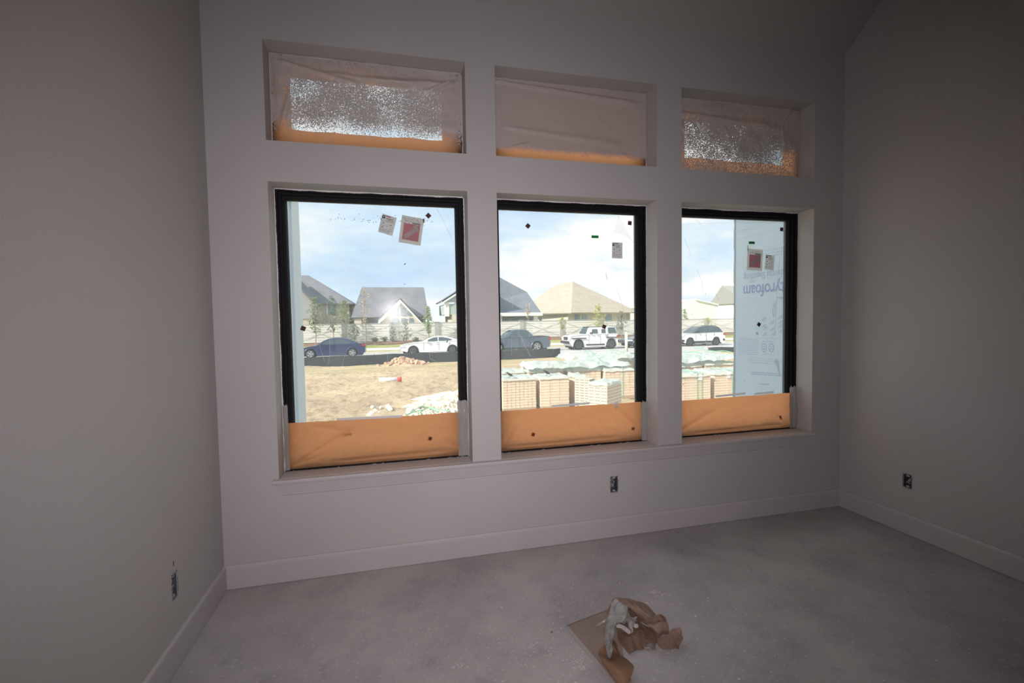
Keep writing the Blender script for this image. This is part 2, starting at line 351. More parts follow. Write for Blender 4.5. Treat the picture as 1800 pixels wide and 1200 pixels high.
for x0, x1, yy, s, lab in ((803, 821, 704, 2.2, 'crumpled grey plastic scrap at the right jamb of the left window'), (499, 509, 712, 5.1, 'narrow crumpled plastic scrap at the left jamb of the left window'),
                        (1124, 1135, 706, 8.3, 'crumpled plastic scrap at the right jamb of the middle window'), (1381, 1395, 680, 12.7, 'crumpled plastic scrap at the right jamb of the right window')):
    p0, p1 = at(x0, yy, YP), at(x1, yy, YP)
    for a, b_ in A:
        if p1.x > b_-.1 and p1.x < b_+.1: x1m = b_-.004; x0m = x1m-(p1.x-p0.x)-.002; break
        if p0.x < a+.1 and p0.x > a-.1: x0m = a+.004; x1m = x0m+.03; break
    plastic_jamb(x0m, x1m, WS+.008, p0.z, s, lab)

# transom coverings: overspray-speckled film in front of masking paper with an open middle
def film_mat(name, grey, dens_lo, dens_hi, zlo, zhi, glow=.0, sc_=60, seed=0., mask=None, fade=None):
    m = bpy.data.materials.new(name); m.use_nodes = True; t = m.node_tree; b = t.nodes['Principled BSDF']
    b.inputs['Base Color'].default_value = (*grey, 1); b.inputs['Roughness'].default_value = .45; b.inputs['Specular IOR Level'].default_value = .4
    tc = t.nodes.new('ShaderNodeTexCoord'); mp = t.nodes.new('ShaderNodeMapping'); mp.inputs['Location'].default_value = (seed, 0, 0)
    t.links.new(tc.outputs['Object'], mp.inputs[0])
    n = t.nodes.new('ShaderNodeTexNoise'); n.inputs['Scale'].default_value = sc_; n.inputs['Detail'].default_value = 4; n.inputs['Roughness'].default_value = .65; n.inputs['Distortion'].default_value = .6
    t.links.new(mp.outputs[0], n.inputs[0])
    big = t.nodes.new('ShaderNodeTexNoise'); big.inputs['Scale'].default_value = 4.5; big.inputs['Detail'].default_value = 3; t.links.new(mp.outputs[0], big.inputs[0])
    sx = t.nodes.new('ShaderNodeSeparateXYZ'); t.links.new(tc.outputs['Object'], sx.inputs[0])
    mr = t.nodes.new('ShaderNodeMapRange'); mr.inputs['From Min'].default_value = zlo; mr.inputs['From Max'].default_value = zhi
    mr.inputs['To Min'].default_value = dens_lo; mr.inputs['To Max'].default_value = dens_hi; t.links.new(sx.outputs['Z'], mr.inputs[0])
    ad = t.nodes.new('ShaderNodeMath'); ad.operation = 'MULTIPLY_ADD'; ad.inputs[1].default_value = .26; t.links.new(big.outputs[0], ad.inputs[0]); t.links.new(mr.outputs[0], ad.inputs[2])
    sb = t.nodes.new('ShaderNodeMath'); sb.operation = 'SUBTRACT'; t.links.new(n.outputs[0], sb.inputs[0]); t.links.new(ad.outputs[0], sb.inputs[1])
    r = t.nodes.new('ShaderNodeMapRange'); r.inputs['From Min'].default_value = -.01; r.inputs['From Max'].default_value = .02 if fade is None else fade; t.links.new(sb.outputs[0], r.inputs[0])
    tl = t.nodes.new('ShaderNodeBsdfTranslucent'); tl.inputs[0].default_value = (.5, .46, .42, 1)
    m0 = t.nodes.new('ShaderNodeMixShader'); m0.inputs[0].default_value = glow; t.links.new(b.outputs[0], m0.inputs[1]); t.links.new(tl.outputs[0], m0.inputs[2])
    tr = t.nodes.new('ShaderNodeBsdfTransparent'); tr.inputs[0].default_value = (.93, .93, .92, 1)
    mx = t.nodes.new('ShaderNodeMixShader'); t.links.new(r.outputs[0], mx.inputs[0]); t.links.new(m0.outputs[0], mx.inputs[1]); t.links.new(tr.outputs[0], mx.inputs[2])
    t.links.new(mx.outputs[0], t.nodes['Material Output'].inputs[0]); return m
M_f1 = film_mat('oversprayed_film_left', (.50, .455, .43), .20, .475, TB+.045, TB+.22, glow=.03, sc_=170)
M_f2 = film_mat('oversprayed_film_middle', (.50, .455, .43), -.40, .95, TB+.06, TB+.165, glow=.10, sc_=9, seed=4, fade=.45)
M_f3 = film_mat('oversprayed_film_right', (.50, .455, .43), .38, .50, TB+.05, TB+.34, glow=.03, sc_=130, seed=9)
def border_paper(a, b_, hole, label):
    y = YF-.002; xs = [a+.006, hole[0], hole[1], b_-.006]; zs = [TB+.004, hole[2], hole[3], TT-.006]
    nx = 60; v = []; f = []; idx = {}
    X = list(np.linspace(xs[0], xs[1], 8))[:-1] + list(np.linspace(xs[1], xs[2], 40))[:-1] + list(np.linspace(xs[2], xs[3], 8))
    Z = list(np.linspace(zs[0], zs[1], 5))[:-1] + list(np.linspace(zs[1], zs[2], 14))[:-1] + list(np.linspace(zs[2], zs[3], 6))
    for j, z in enumerate(Z):
        for i, x in enumerate(X):
            dz = .010*noise.noise(Vector((x*6, z*3, a))) if abs(z-zs[1]) < .03 or abs(z-zs[2]) < .03 else 0
            v.append((x, y-.004*abs(noise.noise(Vector((x*7, z*7, a)))), z+dz))
    for j in range(len(Z)-1):
        for i in range(len(X)-1):
            cx, cz = (X[i]+X[i+1])/2, (Z[j]+Z[j+1])/2
            if hole[0] < cx < hole[1] and hole[2] < cz < hole[3]: continue
            n_ = len(X); f.append((j*n_+i, j*n_+i+1, (j+1)*n_+i+1, (j+1)*n_+i))
    o = mesh('masking_paper', v, f, M_mask, None, True); tag(o, label, 'masking paper', 'paper masking the transom windows')
def zx(x, y): p = at(x, y, YF); return p.x, p.z
h1 = (zx(512, 200)[0], zx(776, 200)[0], zx(640, 238)[1], zx(640, 150)[1])
h3 = (zx(1203, 230)[0], zx(1375, 230)[0], zx(1280, 283)[1], zx(1280, 220)[1])
border_paper(*A[0], h1, 'brown masking paper round the edge of the upper left transom, behind speckled film')
border_paper(*A[1], (2.0, 2.001, 3.0, 3.0005), 'brown masking paper covering the whole upper middle transom behind grey film')
border_paper(*A[2], h3, 'brown masking paper round the edge of the upper right transom, behind speckled film')
fd1 = [(A[0][0]+.03, TT-.03, .02, -.3, .02, .012), (A[0][0]+.05, TT-.05, .5, -.10, .018, .02), (A[0][0]+.03, TB+.04, .10, .34, .022, .02), (A[0][0]+.15, TB+.25, .45, -.20, .02, .015), (A[0][0]+.16, TB+.28, .5, -.25, .015, .012), (A[0][1]-.04, TT-.06, -.22, -.10, .025, .015), (A[0][1]-.05, TT-.08, -.6, -.05, .02, .03), (A[0][0]+.35, TT-.09, .6, -.04, .015, .02), (A[0][0]+.2, TB+.08, .8, -.03, .012, .02)]
fd2 = [(A[1][0]+.02, TT-.03, 1.1, -.06, .022, .016), (A[1][0]+.1, TB+.25, .9, -.06, .010, .03), (A[1][0]+.1, TB+.10, .2, .06, .014, .012), (A[1][1]-.05, TB+.03, -.2, .12, .012, .02), (A[1][1]-.02, TT-.06, -.06, -.03, .014, .01)]
fd3 = [(A[2][1]-.10, TT-.02, -.12, -.14, .026, .016), (A[2][0]+.03, TT-.12, 1.0, -.05, .015, .03), (A[2][0]+.2, TT-.16, .35, -.30, .018, .014), (A[2][1]-.18, TT-.1, .02, -.4, .014, .012), (A[2][0]+.05, TT-.15, .12, -.2, .014, .012), (A[2][0]+.48, TT-.2, .08, -.2, .016, .01)]
for i, (mt, fds, lab, sd_) in enumerate(((M_f1, fd1, 'wrinkled speckled plastic film stretched over the upper left transom', 21), (M_f2, fd2, 'smooth grey plastic film over the upper middle transom with orange paper showing below', 22), (M_f3, fd3, 'wrinkled speckled plastic film over the upper right transom', 23))):
    a, b_ = A[i]
    o = cloth('plastic_film', a+.004, b_-.004, TB+.002, TB+.002, TT-.004, TT-.004, YF-.014, sd_, nx=130, nz=64, amp=.014 if i != 1 else .006, mt=mt, folds=fds)
    tag(o, lab, 'plastic film', 'plastic film over the transoms')

# ------------------------------------------------------------------ stickers on the glass
YG = YF+.064
def basis(px, rot, Y=YG):
    p = at(*px, Y); return Matrix.Translation(p) @ Matrix.Rotation(rot, 4, 'Y')
def rect(b, M, x0, x1, z0, z1, y, mi=0):
    b.add([M @ Vector(q) for q in ((x0, y, z0), (x1, y, z0), (x1, y, z1), (x0, y, z1))], [(0, 1, 2, 3)], mi)
M_paperw = mat('label_paper', (.50, .49, .49), .6, trans=(.5, (.75, .74, .76)))
M_ink = mat('label_ink', (.06, .06, .09), .7); M_blue = mat('label_logo_blue', (.045, .04, .14), .7); M_red2 = mat('label_heading_red', (.28, .06, .10), .7)
M_pink = mat('arrow_sheet_red', (.50, .20, .24), .7, trans=(.5, (.80, .36, .42))); M_ivory = mat('arrow_sheet_ivory', (.55, .54, .50), .7, trans=(.5, (.85, .83, .80)))
M_ivory2 = mat('arrow_sheet_border', (.48, .48, .45), .7, trans=(.5, (.68, .69, .67)))
M_green = mat('green_tape', (.03, .40, .12), .5); M_gtx = mat('green_tape_print', (.005, .07, .03), .6)
M_dia = mat('corner_pad_brown', (.085, .042, .034), .8)
def label_sheet(px, rot, w_, h_, lab):
    Mx = basis(px, rot); r = empty('energy_label', Mx.translation); r.rotation_euler = Mx.to_euler(); tag(r, lab, 'label')
    b = MB(); y = -.001; b.add([(-w_/2, 0, -h_/2), (w_/2, 0, -h_/2), (w_/2, 0, h_/2), (-w_/2, 0, h_/2)], [(0, 1, 2, 3)]); b.build('label_sheet', M_paperw, r)
    t_ = MB(); u, v_ = w_, h_
    for z in (.12, .14, -.08, -.27): t_.box(-u*.48, u*.48, y, 0, v_*z-.0006, v_*z+.0006) if z != .12 else None
    t_.box(u*.0-.0004, u*.0+.0004, y, 0, -v_*.27, v_*.14)
    rn = random.Random(int(px[0]))
    for row, (x0, z, n_) in enumerate(((-.18, .33, 7), (-.18, .27, 8), (-.18, .205, 8))):
        x = x0
        for k in range(n_):
            l = rn.uniform(.03, .07); t_.box(u*x, u*(x+l), y, 0, v_*z-.0016, v_*z+.0012); x += l+.012
            if x > .44: break
    for (x, z) in ((-.36, .04), (-.36, -.17), (.16, .02)):
        for k in range(3): t_.box(u*(x+k*.05), u*(x+k*.05+.035), y, 0, v_*z-.003, v_*z+.003)
    t_.box(u*.12, u*.36, y, 0, -v_*.19-.0008, -v_*.19+.0008)
    for z in (-.32, -.36, -.40): t_.box(-u*.45, u*rn.uniform(.2, .44), y, 0, v_*z-.0006, v_*z+.0004)
    t_.box(u*.1, u*.24, y, 0, -v_*.475-.001, -v_*.475+.001)
    t_.build('label_print', M_ink, r)
    g = MB(); c = Vector((-u*.36, y, v_*.38)); n_ = 20; ro_, ri = u*.10, u*.04; V = []
    for k in range(n_):
        a_ = 2*math.pi*k/n_; V += [(c.x+ro_*math.cos(a_), y, c.z+ro_*math.sin(a_)), (c.x+ri*math.cos(a_), y, c.z+ri*math.sin(a_))]
    g.add(V, [(2*k, 2*((k+1) % n_), 2*((k+1) % n_)+1, 2*k+1) for k in range(n_)])
    g.box(-u*.46, -u*.40, y, 0, v_*.27, v_*.31); g.box(-u*.385, -u*.33, y, 0, v_*.27, v_*.31); g.box(-u*.315, -u*.27, y, 0, v_*.27, v_*.31); g.box(-u*.46, -u*.40, y, 0, v_*.29, v_*.34); g.box(-u*.32, -u*.26, y, 0, v_*.29, v_*.34)
    g.build('label_logo', M_blue, r)
    hd = MB(); x = -.22
    for l in (.05, .03, .05, .03, .04, .05, .03): hd.box(u*x, u*(x+l), y, 0, v_*.405, v_*.455); x += l+.008
    hd.build('label_heading', M_red2, r)
label_sheet((681, 395), math.radians(15), .098, .128, 'small white window label with dark blue round logo, tilted, on the left window')
label_sheet((1085, 440), math.radians(1), .088, .122, 'small white window label with blue logo, upright on the middle window')
label_sheet((1353, 461), math.radians(5), .092, .124, 'small white window label with blue logo beside the red arrow sheet on the right window')
def arrow_sheet(px, rot, w_, h_, lab, tab):
    Mx = basis(px, rot); r = empty('arrow_sheet', Mx.translation); r.rotation_euler = Mx.to_euler(); tag(r, lab, 'sticker')
    b = MB(); n_ = 12; V = []
    for k in range(n_+1):
        x = -w_/2 + w_*k/n_; V += [(x, 0, -h_/2+.003*noise.noise(Vector((x*40, px[0], 0)))), (x, 0, h_/2+.002*noise.noise(Vector((x*40, px[0], 5))))]
    b.add(V, [(2*k, 2*k+2, 2*k+3, 2*k+1) for k in range(n_)])
    if tab > 0: b.add([(w_/2-.002, 0, h_/2-.03), (w_/2+.010, 0, h_/2-.02), (w_/2+.004, 0, h_/2+.010), (w_/2-.008, 0, h_/2-.002)], [(0, 1, 2, 3)])
    else: b.add([(-w_/2-.002, 0, h_/2-.03), (-w_/2+.008, 0, h_/2-.004), (-w_/2+.004, 0, h_/2+.03), (-w_/2-.006, 0, h_/2+.028)], [(0, 1, 2, 3)])
    b.build('paper_sheet', M_ivory2, r)
    y = -.0012; p = MB(); X0, X1, Z0, Z1 = -w_*.37, w_*.37, -h_*.37, h_*.23
    p.add([(X0, y, Z0), (X1, y, Z0), (X1, y, Z1), (X0, y, Z1)], [(0, 1, 2, 3)]); p.build('red_panel', M_pink, r)
    a_ = MB(); y2 = -.0018   # diagonal arrow pointing up and right
    a_.add([(X0+.008, y2, Z0+.028), (X0+.030, y2, Z0+.010), (X1-.016, y2, Z1-.044), (X1-.040, y2, Z1-.024)], [(0, 1, 2, 3)])
    a_.add([(X1-.048, y2, Z1-.016), (X1-.004, y2, Z1-.056), (X1-.016, y2, Z1+.004)], [(0, 1, 2)])
    a_.add([(X0+.010, y2, Z0+.026), (X0+.022, y2, Z0+.0), (X0+.032, y2, Z0+.012)], [(0, 1, 2)])
    a_.build('arrow', M_ivory, r)
    l_ = MB()
    for z in (.40, .34, .30): l_.box(-w_*.36, w_*.36, y, -.0005, h_*z-.0008, h_*z+.0008)
    l_.box(w_*.0, w_*.38, y, -.0005, h_*.24, h_*.29)
    for k in range(9): z = Z0 + (Z1-Z0)*(k+.7)/9.5; l_.box(X1-.05-.01*(k % 3), X1-.006, y2-.0002, y2, z-.0005, z+.0005); 
    l_.build('fine_print', mat('faded_print', (.30, .29, .33), .8, trans=(.3, (.5, .5, .55))), r)
arrow_sheet((723, 405), math.radians(9), .150, .188, 'faded red arrow sheet taped tilted on the left window', 1)
arrow_sheet((1327, 456.5), math.radians(3), .152, .176, 'faded red arrow sheet taped on the right window over blue board', -1)
dn = 0
for (x, y), rot, lab in (((753, 379), 45, 'brown square pad near the top right of the left window'), ((533, 577), 22, 'brown square pad low at the left edge of the left window'),
        ((928, 397), 40, 'brown square pad near the top left of the middle window'), ((1107, 392), 5, 'brown square pad in the top right corner of the middle window'),
        ((1062, 574), 18, 'brown square pad above the white off-roader in the middle window'), ((1374, 403), 5, 'brown square pad in the top right corner of the right window'),
        ((1334, 570), 33, 'brown square pad on the right window in front of the blue board')):
    Mx = basis((x, y), math.radians(rot)); o = MB().box(-.015, .015, -.002, .001, -.015, .015).build('corner_pad', M_dia); o.matrix_world = Mx
    tag(o, lab, 'pad', 'brown square pads on the window glass')
for (x, y), lab in (((756, 770), 'dark square pad showing through the left masking paper'), ((937, 763), 'dark square pad showing through the left part of the middle masking paper'),
        ((1112, 752), 'dark square pad showing through the right part of the middle masking paper'), ((1371, 733), 'dark square pad showing through the right masking paper'), ):
    p = at(x, y, YP+.0035); p.y = sheet_y(p.x, p.z); o = MB().box(-.012, .012, -.001, .001, -.012, .012).build('corner_pad', M_dia); o.location = p; o.rotation_euler = (0, .3 if x < 1000 else 0, 0)
    tag(o, lab, 'pad', 'brown square pads behind the masking paper')
p = at(611, 762, YP+.0035); p.y = sheet_y(p.x, p.z); o = MB().box(-.028, .028, -.001, .001, -.006, .006).build('tape_piece', M_dia); o.location = p; tag(o, 'dark rectangular tape showing through the left masking paper', 'tape')
for px, lab in (((1046, 416), 'small green tape tag on the middle window'), ((1321.5, 426.5), 'small green tape tag above the arrow sheet on the right window')):
    Mx = basis(px, 0); r = empty('green_tape', Mx.translation); tag(r, lab, 'tape'); MB().box(-.029, .029, 0, .001, -.0105, .0105).build('tape_strip', M_green, r)
    g = MB()
    for k in range(6): g.box(-.022+k*.0076, -.0172+k*.0076, -.001, 0, -.003+.001*(k % 2), .0045)
    g.build('tape_print', M_gtx, r)
# paint splatter, scratches and a loose film corner on the glass
rnd = random.Random(5); g = MB()
def blob(c, rx, rz, rot=0, n=7, y=YG-.001):
    V = []
    for k in range(n):
        a_ = 2*math.pi*k/n; q = .8+.4*rnd.random(); dx, dz = rx*q*math.cos(a_), rz*q*math.sin(a_)
        V.append((c.x+dx*math.cos(rot)-dz*math.sin(rot), y, c.z+dx*math.sin(rot)+dz*math.cos(rot)))
    g.add(V, [tuple(range(n))])
for k in range(110):
    x = rnd.uniform(578, 765); y = 386+rnd.gauss(0, 3.0)+(x-660)*.012
    if 665 < x < 700 or 702 < x < 747: y = 386+rnd.gauss(0, 4)
    s = rnd.choice((.001, .0015, .0024)); blob(at(x, y, YG), s*1.2, s)
for x, y, rx, rz, r_ in ((623, 386, .004, .0026, 0), (636, 389, .003, .002, 0), (661, 390, .003, .003, 0), (702, 389, .003, .002, .5), (751, 388, .005, .002, .9), (712, 464, .0085, .0035, .6), (711, 499, .004, .0025, -.6), (714, 524, .002, .002, 0),
     (1097, 415, .002, .002, 0), (1240, 517, .010, .0012, 1.2), (1208, 505, .003, .0012, 1.3), (1250, 485, .0015, .0015, 0), (1367, 443, .006, .0014, 1.2), (1195.5, 668, .02, .0014, 1.5), (1201, 675, .006, .003, 1.4), (786, 600, .010, .004, 1.0), (1301, 577, .006, .0012, 1.5), (1309, 668, .010, .0009, 1.6), (1365, 530, .002, .002, 0)):
    blob(at(x, y, YG), rx, rz, r_)
o = g.build('paint_splatter', mat('dark_splatter', (.03, .035, .04), .7)); tag(o, 'dark specks splattered across the window glass', 'splatter', kind='stuff')
sc_m = mat('scratched_film', (.8, .85, .9), .5, trans=(.5, (1, 1, 1)))
def scratches(lines, label):
    g2 = MB()
    for pts, wd in lines:
        P = [at(x, y, YG-.0012) for x, y in pts]; Q = []
        for i in range(len(P)-1):
            for k in range(6): Q.append(P[i].lerp(P[i+1], k/6)+Vector((.0012*noise.noise(Vector((i+k/6., wd*999, 1))), 0, 0)))
        Q.append(P[-1])
        g2.tube(Q, wd*1.6, 4)
    o = g2.build('film_scratch', sc_m); tag(o, label, 'scratch', kind='stuff')
scratches([([(766, 364), (775, 380), (784, 399), (792, 414)], .0007), ([(792, 414), (796, 425), (799, 440)], .0004), ([(784, 376), (789, 380)], .0005), ([(531, 499), (527, 502)], .0007), ([(560, 545), (566, 560), (560, 590), (563, 612), (571, 636)], .0006), ([(580, 565), (579, 590), (580, 622), (578, 640)], .0005), ([(634, 440), (640, 440)], .0006),
    ([(776, 565), (773, 590), (768, 603)], .0006), ([(752, 600), (756, 630), (764, 634)], .0005), ([(745, 566), (741, 585)], .0004), ([(713, 626), (716, 660)], .0004), ([(690, 518), (712, 517)], .0006), ([(714, 527), (721, 528)], .0007), ([(680, 600), (684, 666)], .0003), ([(600, 650), (606, 625)], .0003)], 'fine pale scratches in the protective film of the left window')
scratches([([(890, 502), (893, 515), (897, 527), (894, 521), (890, 503)], .001), ([(902, 502), (902, 525), (900, 544)], .0006), ([(1065, 480), (1067, 491)], .0012), ([(1085, 510), (1092, 530), (1097, 545), (1103, 570)], .0005), ([(915, 588), (924, 610), (933, 626)], .0007), ([(900, 590), (899, 625)], .0004), ([(936, 615), (943, 610)], .001), ([(980, 600), (968, 625)], .0003), ([(1000, 660), (985, 620)], .0003), ([(1067, 560), (1068, 608)], .0007)], 'fine pale scratches in the protective film of the middle window')
scratches([([(1203, 418), (1210, 436), (1214, 448)], .0004), ([(1222, 383), (1234, 397)], .0004), ([(1226, 474), (1234, 495), (1236, 515)], .0004), ([(1378, 428), (1370, 460), (1366, 500), (1364, 560), (1361, 590)], .0006), ([(1361, 530), (1358, 548), (1360, 556), (1363, 545), (1362, 532)], .0013), ([(1259, 518), (1264, 528)], .0005), ([(1240, 603), (1246, 592)], .0006), ([(1247, 605), (1254, 592)], .0006), ([(1253, 607), (1259, 598)], .0006), ([(1234, 612), (1238, 605)], .0005), ([(1195, 394), (1292, 391)], .0003)], 'fine pale scratches in the protective film of the right window')
tri = [at(1087, 378, YG-.002), at(1116, 430, YG-.002), at(1100, 414, YG-.006), at(1078, 408, YG-.004)]
o = mesh('loose_film_corner', tri, [(0, 3, 2, 1)], glass_mat('loose_film', .28)); tag(o, 'triangular flap of loose protective film at top right of the middle window', 'film flap')

# ------------------------------------------------------------------ electrical boxes
M_box = mat('grey_blue_plastic_box', (.10, .115, .14), .5, var=(.06, .07, .085), scale=30); M_wire = mat('grey_wire', (.30, .31, .33), .5); M_tab = mat('pale_plaster_smear', (.42, .40, .40), .8)
def ebox(Mx, w_, h_, lab, seed, dark=1.0):
    r = empty('electrical_box', Mx.translation); r.matrix_world = Mx; tag(r, lab, 'electrical box')      # local: x across, y into wall, z up
    d = .055; b = MB(); x0, x1, z0, z1 = -w_/2+.0025, w_/2-.0025, -h_/2+.003, h_/2-.003; tt = .003
    b.box(x0, x0+tt, .002, d, z0, z1).box(x1-tt, x1, .002, d, z0, z1).box(x0, x1, .002, d, z0, z0+tt).box(x0, x1, .002, d, z1-tt, z1).box(x0, x1, d-.003, d, z0, z1)
    b.build('box_shell', M_box, r)
    MB().box(-.010, .010, .004, .012, z1-.014, z1-.003).build('screw_tab', M_tab, r); MB().box(-.010, .010, .004, .012, z0+.003, z0+.013).build('screw_tab', M_tab, r)
    rn = random.Random(seed)
    for k in range(4):
        P = [Vector((rn.uniform(-.012, .012), .050, z1-.02)), Vector((rn.uniform(-.018, .018), .020, rn.uniform(.0, .02))), Vector((rn.uniform(-.018, .018), .012, rn.uniform(-.03, -.005))), Vector((rn.uniform(-.012, .012), .03, z0+.02))]
        MB().tube(P, .0032, 6).build('wire', M_wire, r, True)
    # torn drywall rim
    g = MB(); n_ = 60; y0 = -.0012; V = []
    for k in range(n_):
        a_ = 2*math.pi*k/n_; c, s = math.cos(a_), math.sin(a_); q = 1/max(abs(c)/(w_/2), abs(s)/(h_/2))
        ro_ = q+.0025+.0035*rn.random(); ri = q-.002-.0035*rn.random(); V += [(ro_*c, y0, ro_*s), (ri*c, y0, ri*s)]
    g.add(V, [(2*k, 2*((k+1) % n_), 2*((k+1) % n_)+1, 2*k+1) for k in range(n_)]); o = g.build('torn_rim', mat('torn_rim_plaster', (.36, .34, .34), .9, var=(.08, .08, .08), scale=120, ramp=(.5, .56)), r)
    sm = o.modifiers.new('s', 'SOLIDIFY'); sm.thickness = .001
Mc = Matrix.Translation(((OUT_C[0]+OUT_C[1])/2, 0, (OUT_C[2]+OUT_C[3])/2)); ebox(Mc, OUT_C[1]-OUT_C[0], OUT_C[3]-OUT_C[2], 'open electrical box below the window sill in the front wall', 1)
Ml = Matrix.Translation((0, -.637, .377)) @ Matrix.Rotation(math.pi/2, 4, 'Z'); ebox(Ml, .054, .118, 'open electrical box low on the left wall', 2)
Mr = Matrix.Translation((W, -.542, .3875)) @ Matrix.Rotation(-math.pi/2, 4, 'Z'); ebox(Mr, .060, .099, 'open dark electrical box low on the right wall', 3)
p = ax(305, 990, .0008); o = mesh('wall_nick', [(.0008, p.y-.004, p.z-.012), (.0008, p.y+.004, p.z-.012), (.0008, p.y+.004, p.z+.010), (.0008, p.y-.003, p.z+.012)], [(0, 1, 2, 3)], M_dark); tag(o, 'small dark nick above the electrical box on the left wall', 'nick')

# ------------------------------------------------------------------ exterior ground
def smooth(a, b, x): t = min(1, max(0, (x-a)/(b-a))); return t*t*(3-2*t)
MOUNDS = [(2.6, 15.0, 1.6, .28), (-1.0, 17.5, 2.2, .12), (1.2, 12.6, 1.5, .12), (1.15, 24.9, .55, .30), (1.95, 25.0, .65, .22), (-3.9, 25.1, .9, .12), (-3.0, 11.5, 2.0, .12), (10.6, 24.2, 1.6, .10)]
def gz(x, y):
    z = -.60 - .27*smooth(14, 25, y)
    for (mx, my, r, h) in MOUNDS: z += h*math.exp(-((x-mx)**2+(y-my)**2)/(r*r))
    return z
def gnd(x, y):
    rough = smooth(6, 9, y)*(1-smooth(19, 23, y)*.75)*(1-.6*smooth(6, 9, x))
    p = Vector((x, y, 0)); n = .09*noise.noise(p*.9)+.08*abs(noise.noise(p*2.3))+.085*noise.noise(p*4.5)+.045*noise.noise(p*10)
    return gz(x, y)+n*rough*(1-smooth(26.0, 27.2, y))
def gridmesh(name, xs, ys, fn, mt):
    v = [(x, y, fn(x, y)) for y in ys for x in xs]; n_ = len(xs)
    f = [(j*n_+i, j*n_+i+1, (j+1)*n_+i+1, (j+1)*n_+i) for j in range(len(ys)-1) for i in range(n_-1)]
    return mesh(name, v, f, mt, None, True)
mg = bpy.data.materials.new('graded_dirt'); mg.use_nodes = True; t = mg.node_tree; b = t.nodes['Principled BSDF']; b.inputs['Roughness'].default_value = .95; b.inputs['Specular IOR Level'].default_value = .05
tc = t.nodes.new('ShaderNodeTexCoord')
c1, _ = nz(t, tc.outputs['Object'], .55, 8, .35, .62, (.54, .42, .28), (.70, .55, .36), .6)
c2, n2 = nz(t, tc.outputs['Object'], 4.5, 8, .36, .50, (.52, .50, .50), (1, 1, 1), .75)
mp = t.nodes.new('ShaderNodeMapping'); mp.inputs['Scale'].default_value = (.35, 1, 1); t.links.new(tc.outputs['Object'], mp.inputs[0])
c3, n3 = nz(t, mp.outputs[0], .8, 6, .48, .58, (0, 0, 0), (1, 1, 1), .6)
sx = t.nodes.new('ShaderNodeSeparateXYZ'); t.links.new(tc.outputs['Object'], sx.inputs[0])
mr = t.nodes.new('ShaderNodeMapRange'); mr.inputs['From Min'].default_value = 17; mr.inputs['From Max'].default_value = 24; t.links.new(sx.outputs['Y'], mr.inputs[0])
mu = t.nodes.new('ShaderNodeMath'); mu.operation = 'MULTIPLY'; t.links.new(c3, mu.inputs[0]); t.links.new(mr.outputs[0], mu.inputs[1])
rg = t.nodes.new('ShaderNodeRGB'); rg.outputs[0].default_value = (.47, .42, .22, 1)
base = mixc(t, c1, c2, .9); t.links.new(mixc(t, base, rg.outputs[0], mu.outputs[0], 'MIX'), b.inputs['Base Color'])
bp = t.nodes.new('ShaderNodeBump'); bp.inputs['Distance'].default_value = .12; bp.inputs['Strength'].default_value = .9; t.links.new(n2, bp.inputs['Height']); t.links.new(bp.outputs[0], b.inputs['Normal'])
xs = list(np.arange(-14, 24, .125)); ys = list(np.arange(.30, 27.6, .12))
tag(gridmesh('ground', xs, ys, gnd, mg), kind='structure')
tag(mesh('ground_far', [(-160, -60, -.95), (240, -60, -.95), (240, 220, -.95), (-160, 220, -.95)], [(0, 1, 2, 3)], mg), kind='structure')
M_road = mat('concrete_road', (.46, .45, .44), .9, .1, var=(.52, .51, .49), scale=.6, detail=6)
M_conc = mat('pale_concrete', (.62, .60, .55), .9, .1, var=(.56, .54, .50), scale=2)
M_grass = mat('roadside_grass', (.22, .28, .09), .95, .05, var=(.40, .36, .16), scale=1.2, detail=8, bump=.6, bscale=25, bdist=.03)
M_dry = mat('dry_grass', (.46, .40, .20), .95, .05, var=(.30, .31, .12), scale=1.5, detail=8, bump=.6, bscale=25, bdist=.03)
M_mulch = mat('brown_mulch', (.19, .125, .085), .95, .05, var=(.28, .18, .12), scale=5, detail=7, bump=.6, bscale=20, bdist=.04)
def strip(name, y0, y1, z0, z1, mt, x0=-60, x1=110, kind='structure'):
    return tag(MB().add([(x0, y0, z0), (x1, y0, z0), (x1, y1, z1), (x0, y1, z1), (x0, y0, -1.4), (x1, y0, -1.4), (x1, y1, -1.4), (x0, y1, -1.4)], [(0, 1, 2, 3), (0, 4, 5, 1), (2, 6, 7, 3), (1, 5, 6, 2), (0, 3, 7, 4)]).build(name, mt), kind=kind)
def zat(y, Y): return at(690, y, Y).z
strip('road', 27.4, 36.6, -.90, -.90, M_road)
strip('curb', 36.6, 36.8, -.76, -.76, M_conc)
zz = [zat(617.5, 36.8), zat(615.2, 37.9), zat(611, 39.2), zat(605.5, 40.6), zat(599, 42.0)]
strip('verge_strip', 36.8, 37.9, zz[0], zz[1], M_dry)
strip('sidewalk', 37.9, 39.2, zz[1]+.02, zz[2]+.02, M_conc)
strip('grass_strip', 39.2, 40.6, zz[2], zz[3], M_grass)
strip('mulch_bed', 40.6, 42.2, zz[3], zz[4], M_mulch)
ZF = zz[4]; YFN = 42.0
# lot behind the fence
strip('ground_back', 42.2, 120, ZF-.1, ZF+.1, M_dry, -120, 200)

# near-side curb of the road, broken by the driveway
strip('curb_near', 27.2, 27.4, -.82, -.82, M_conc, -60, 110)

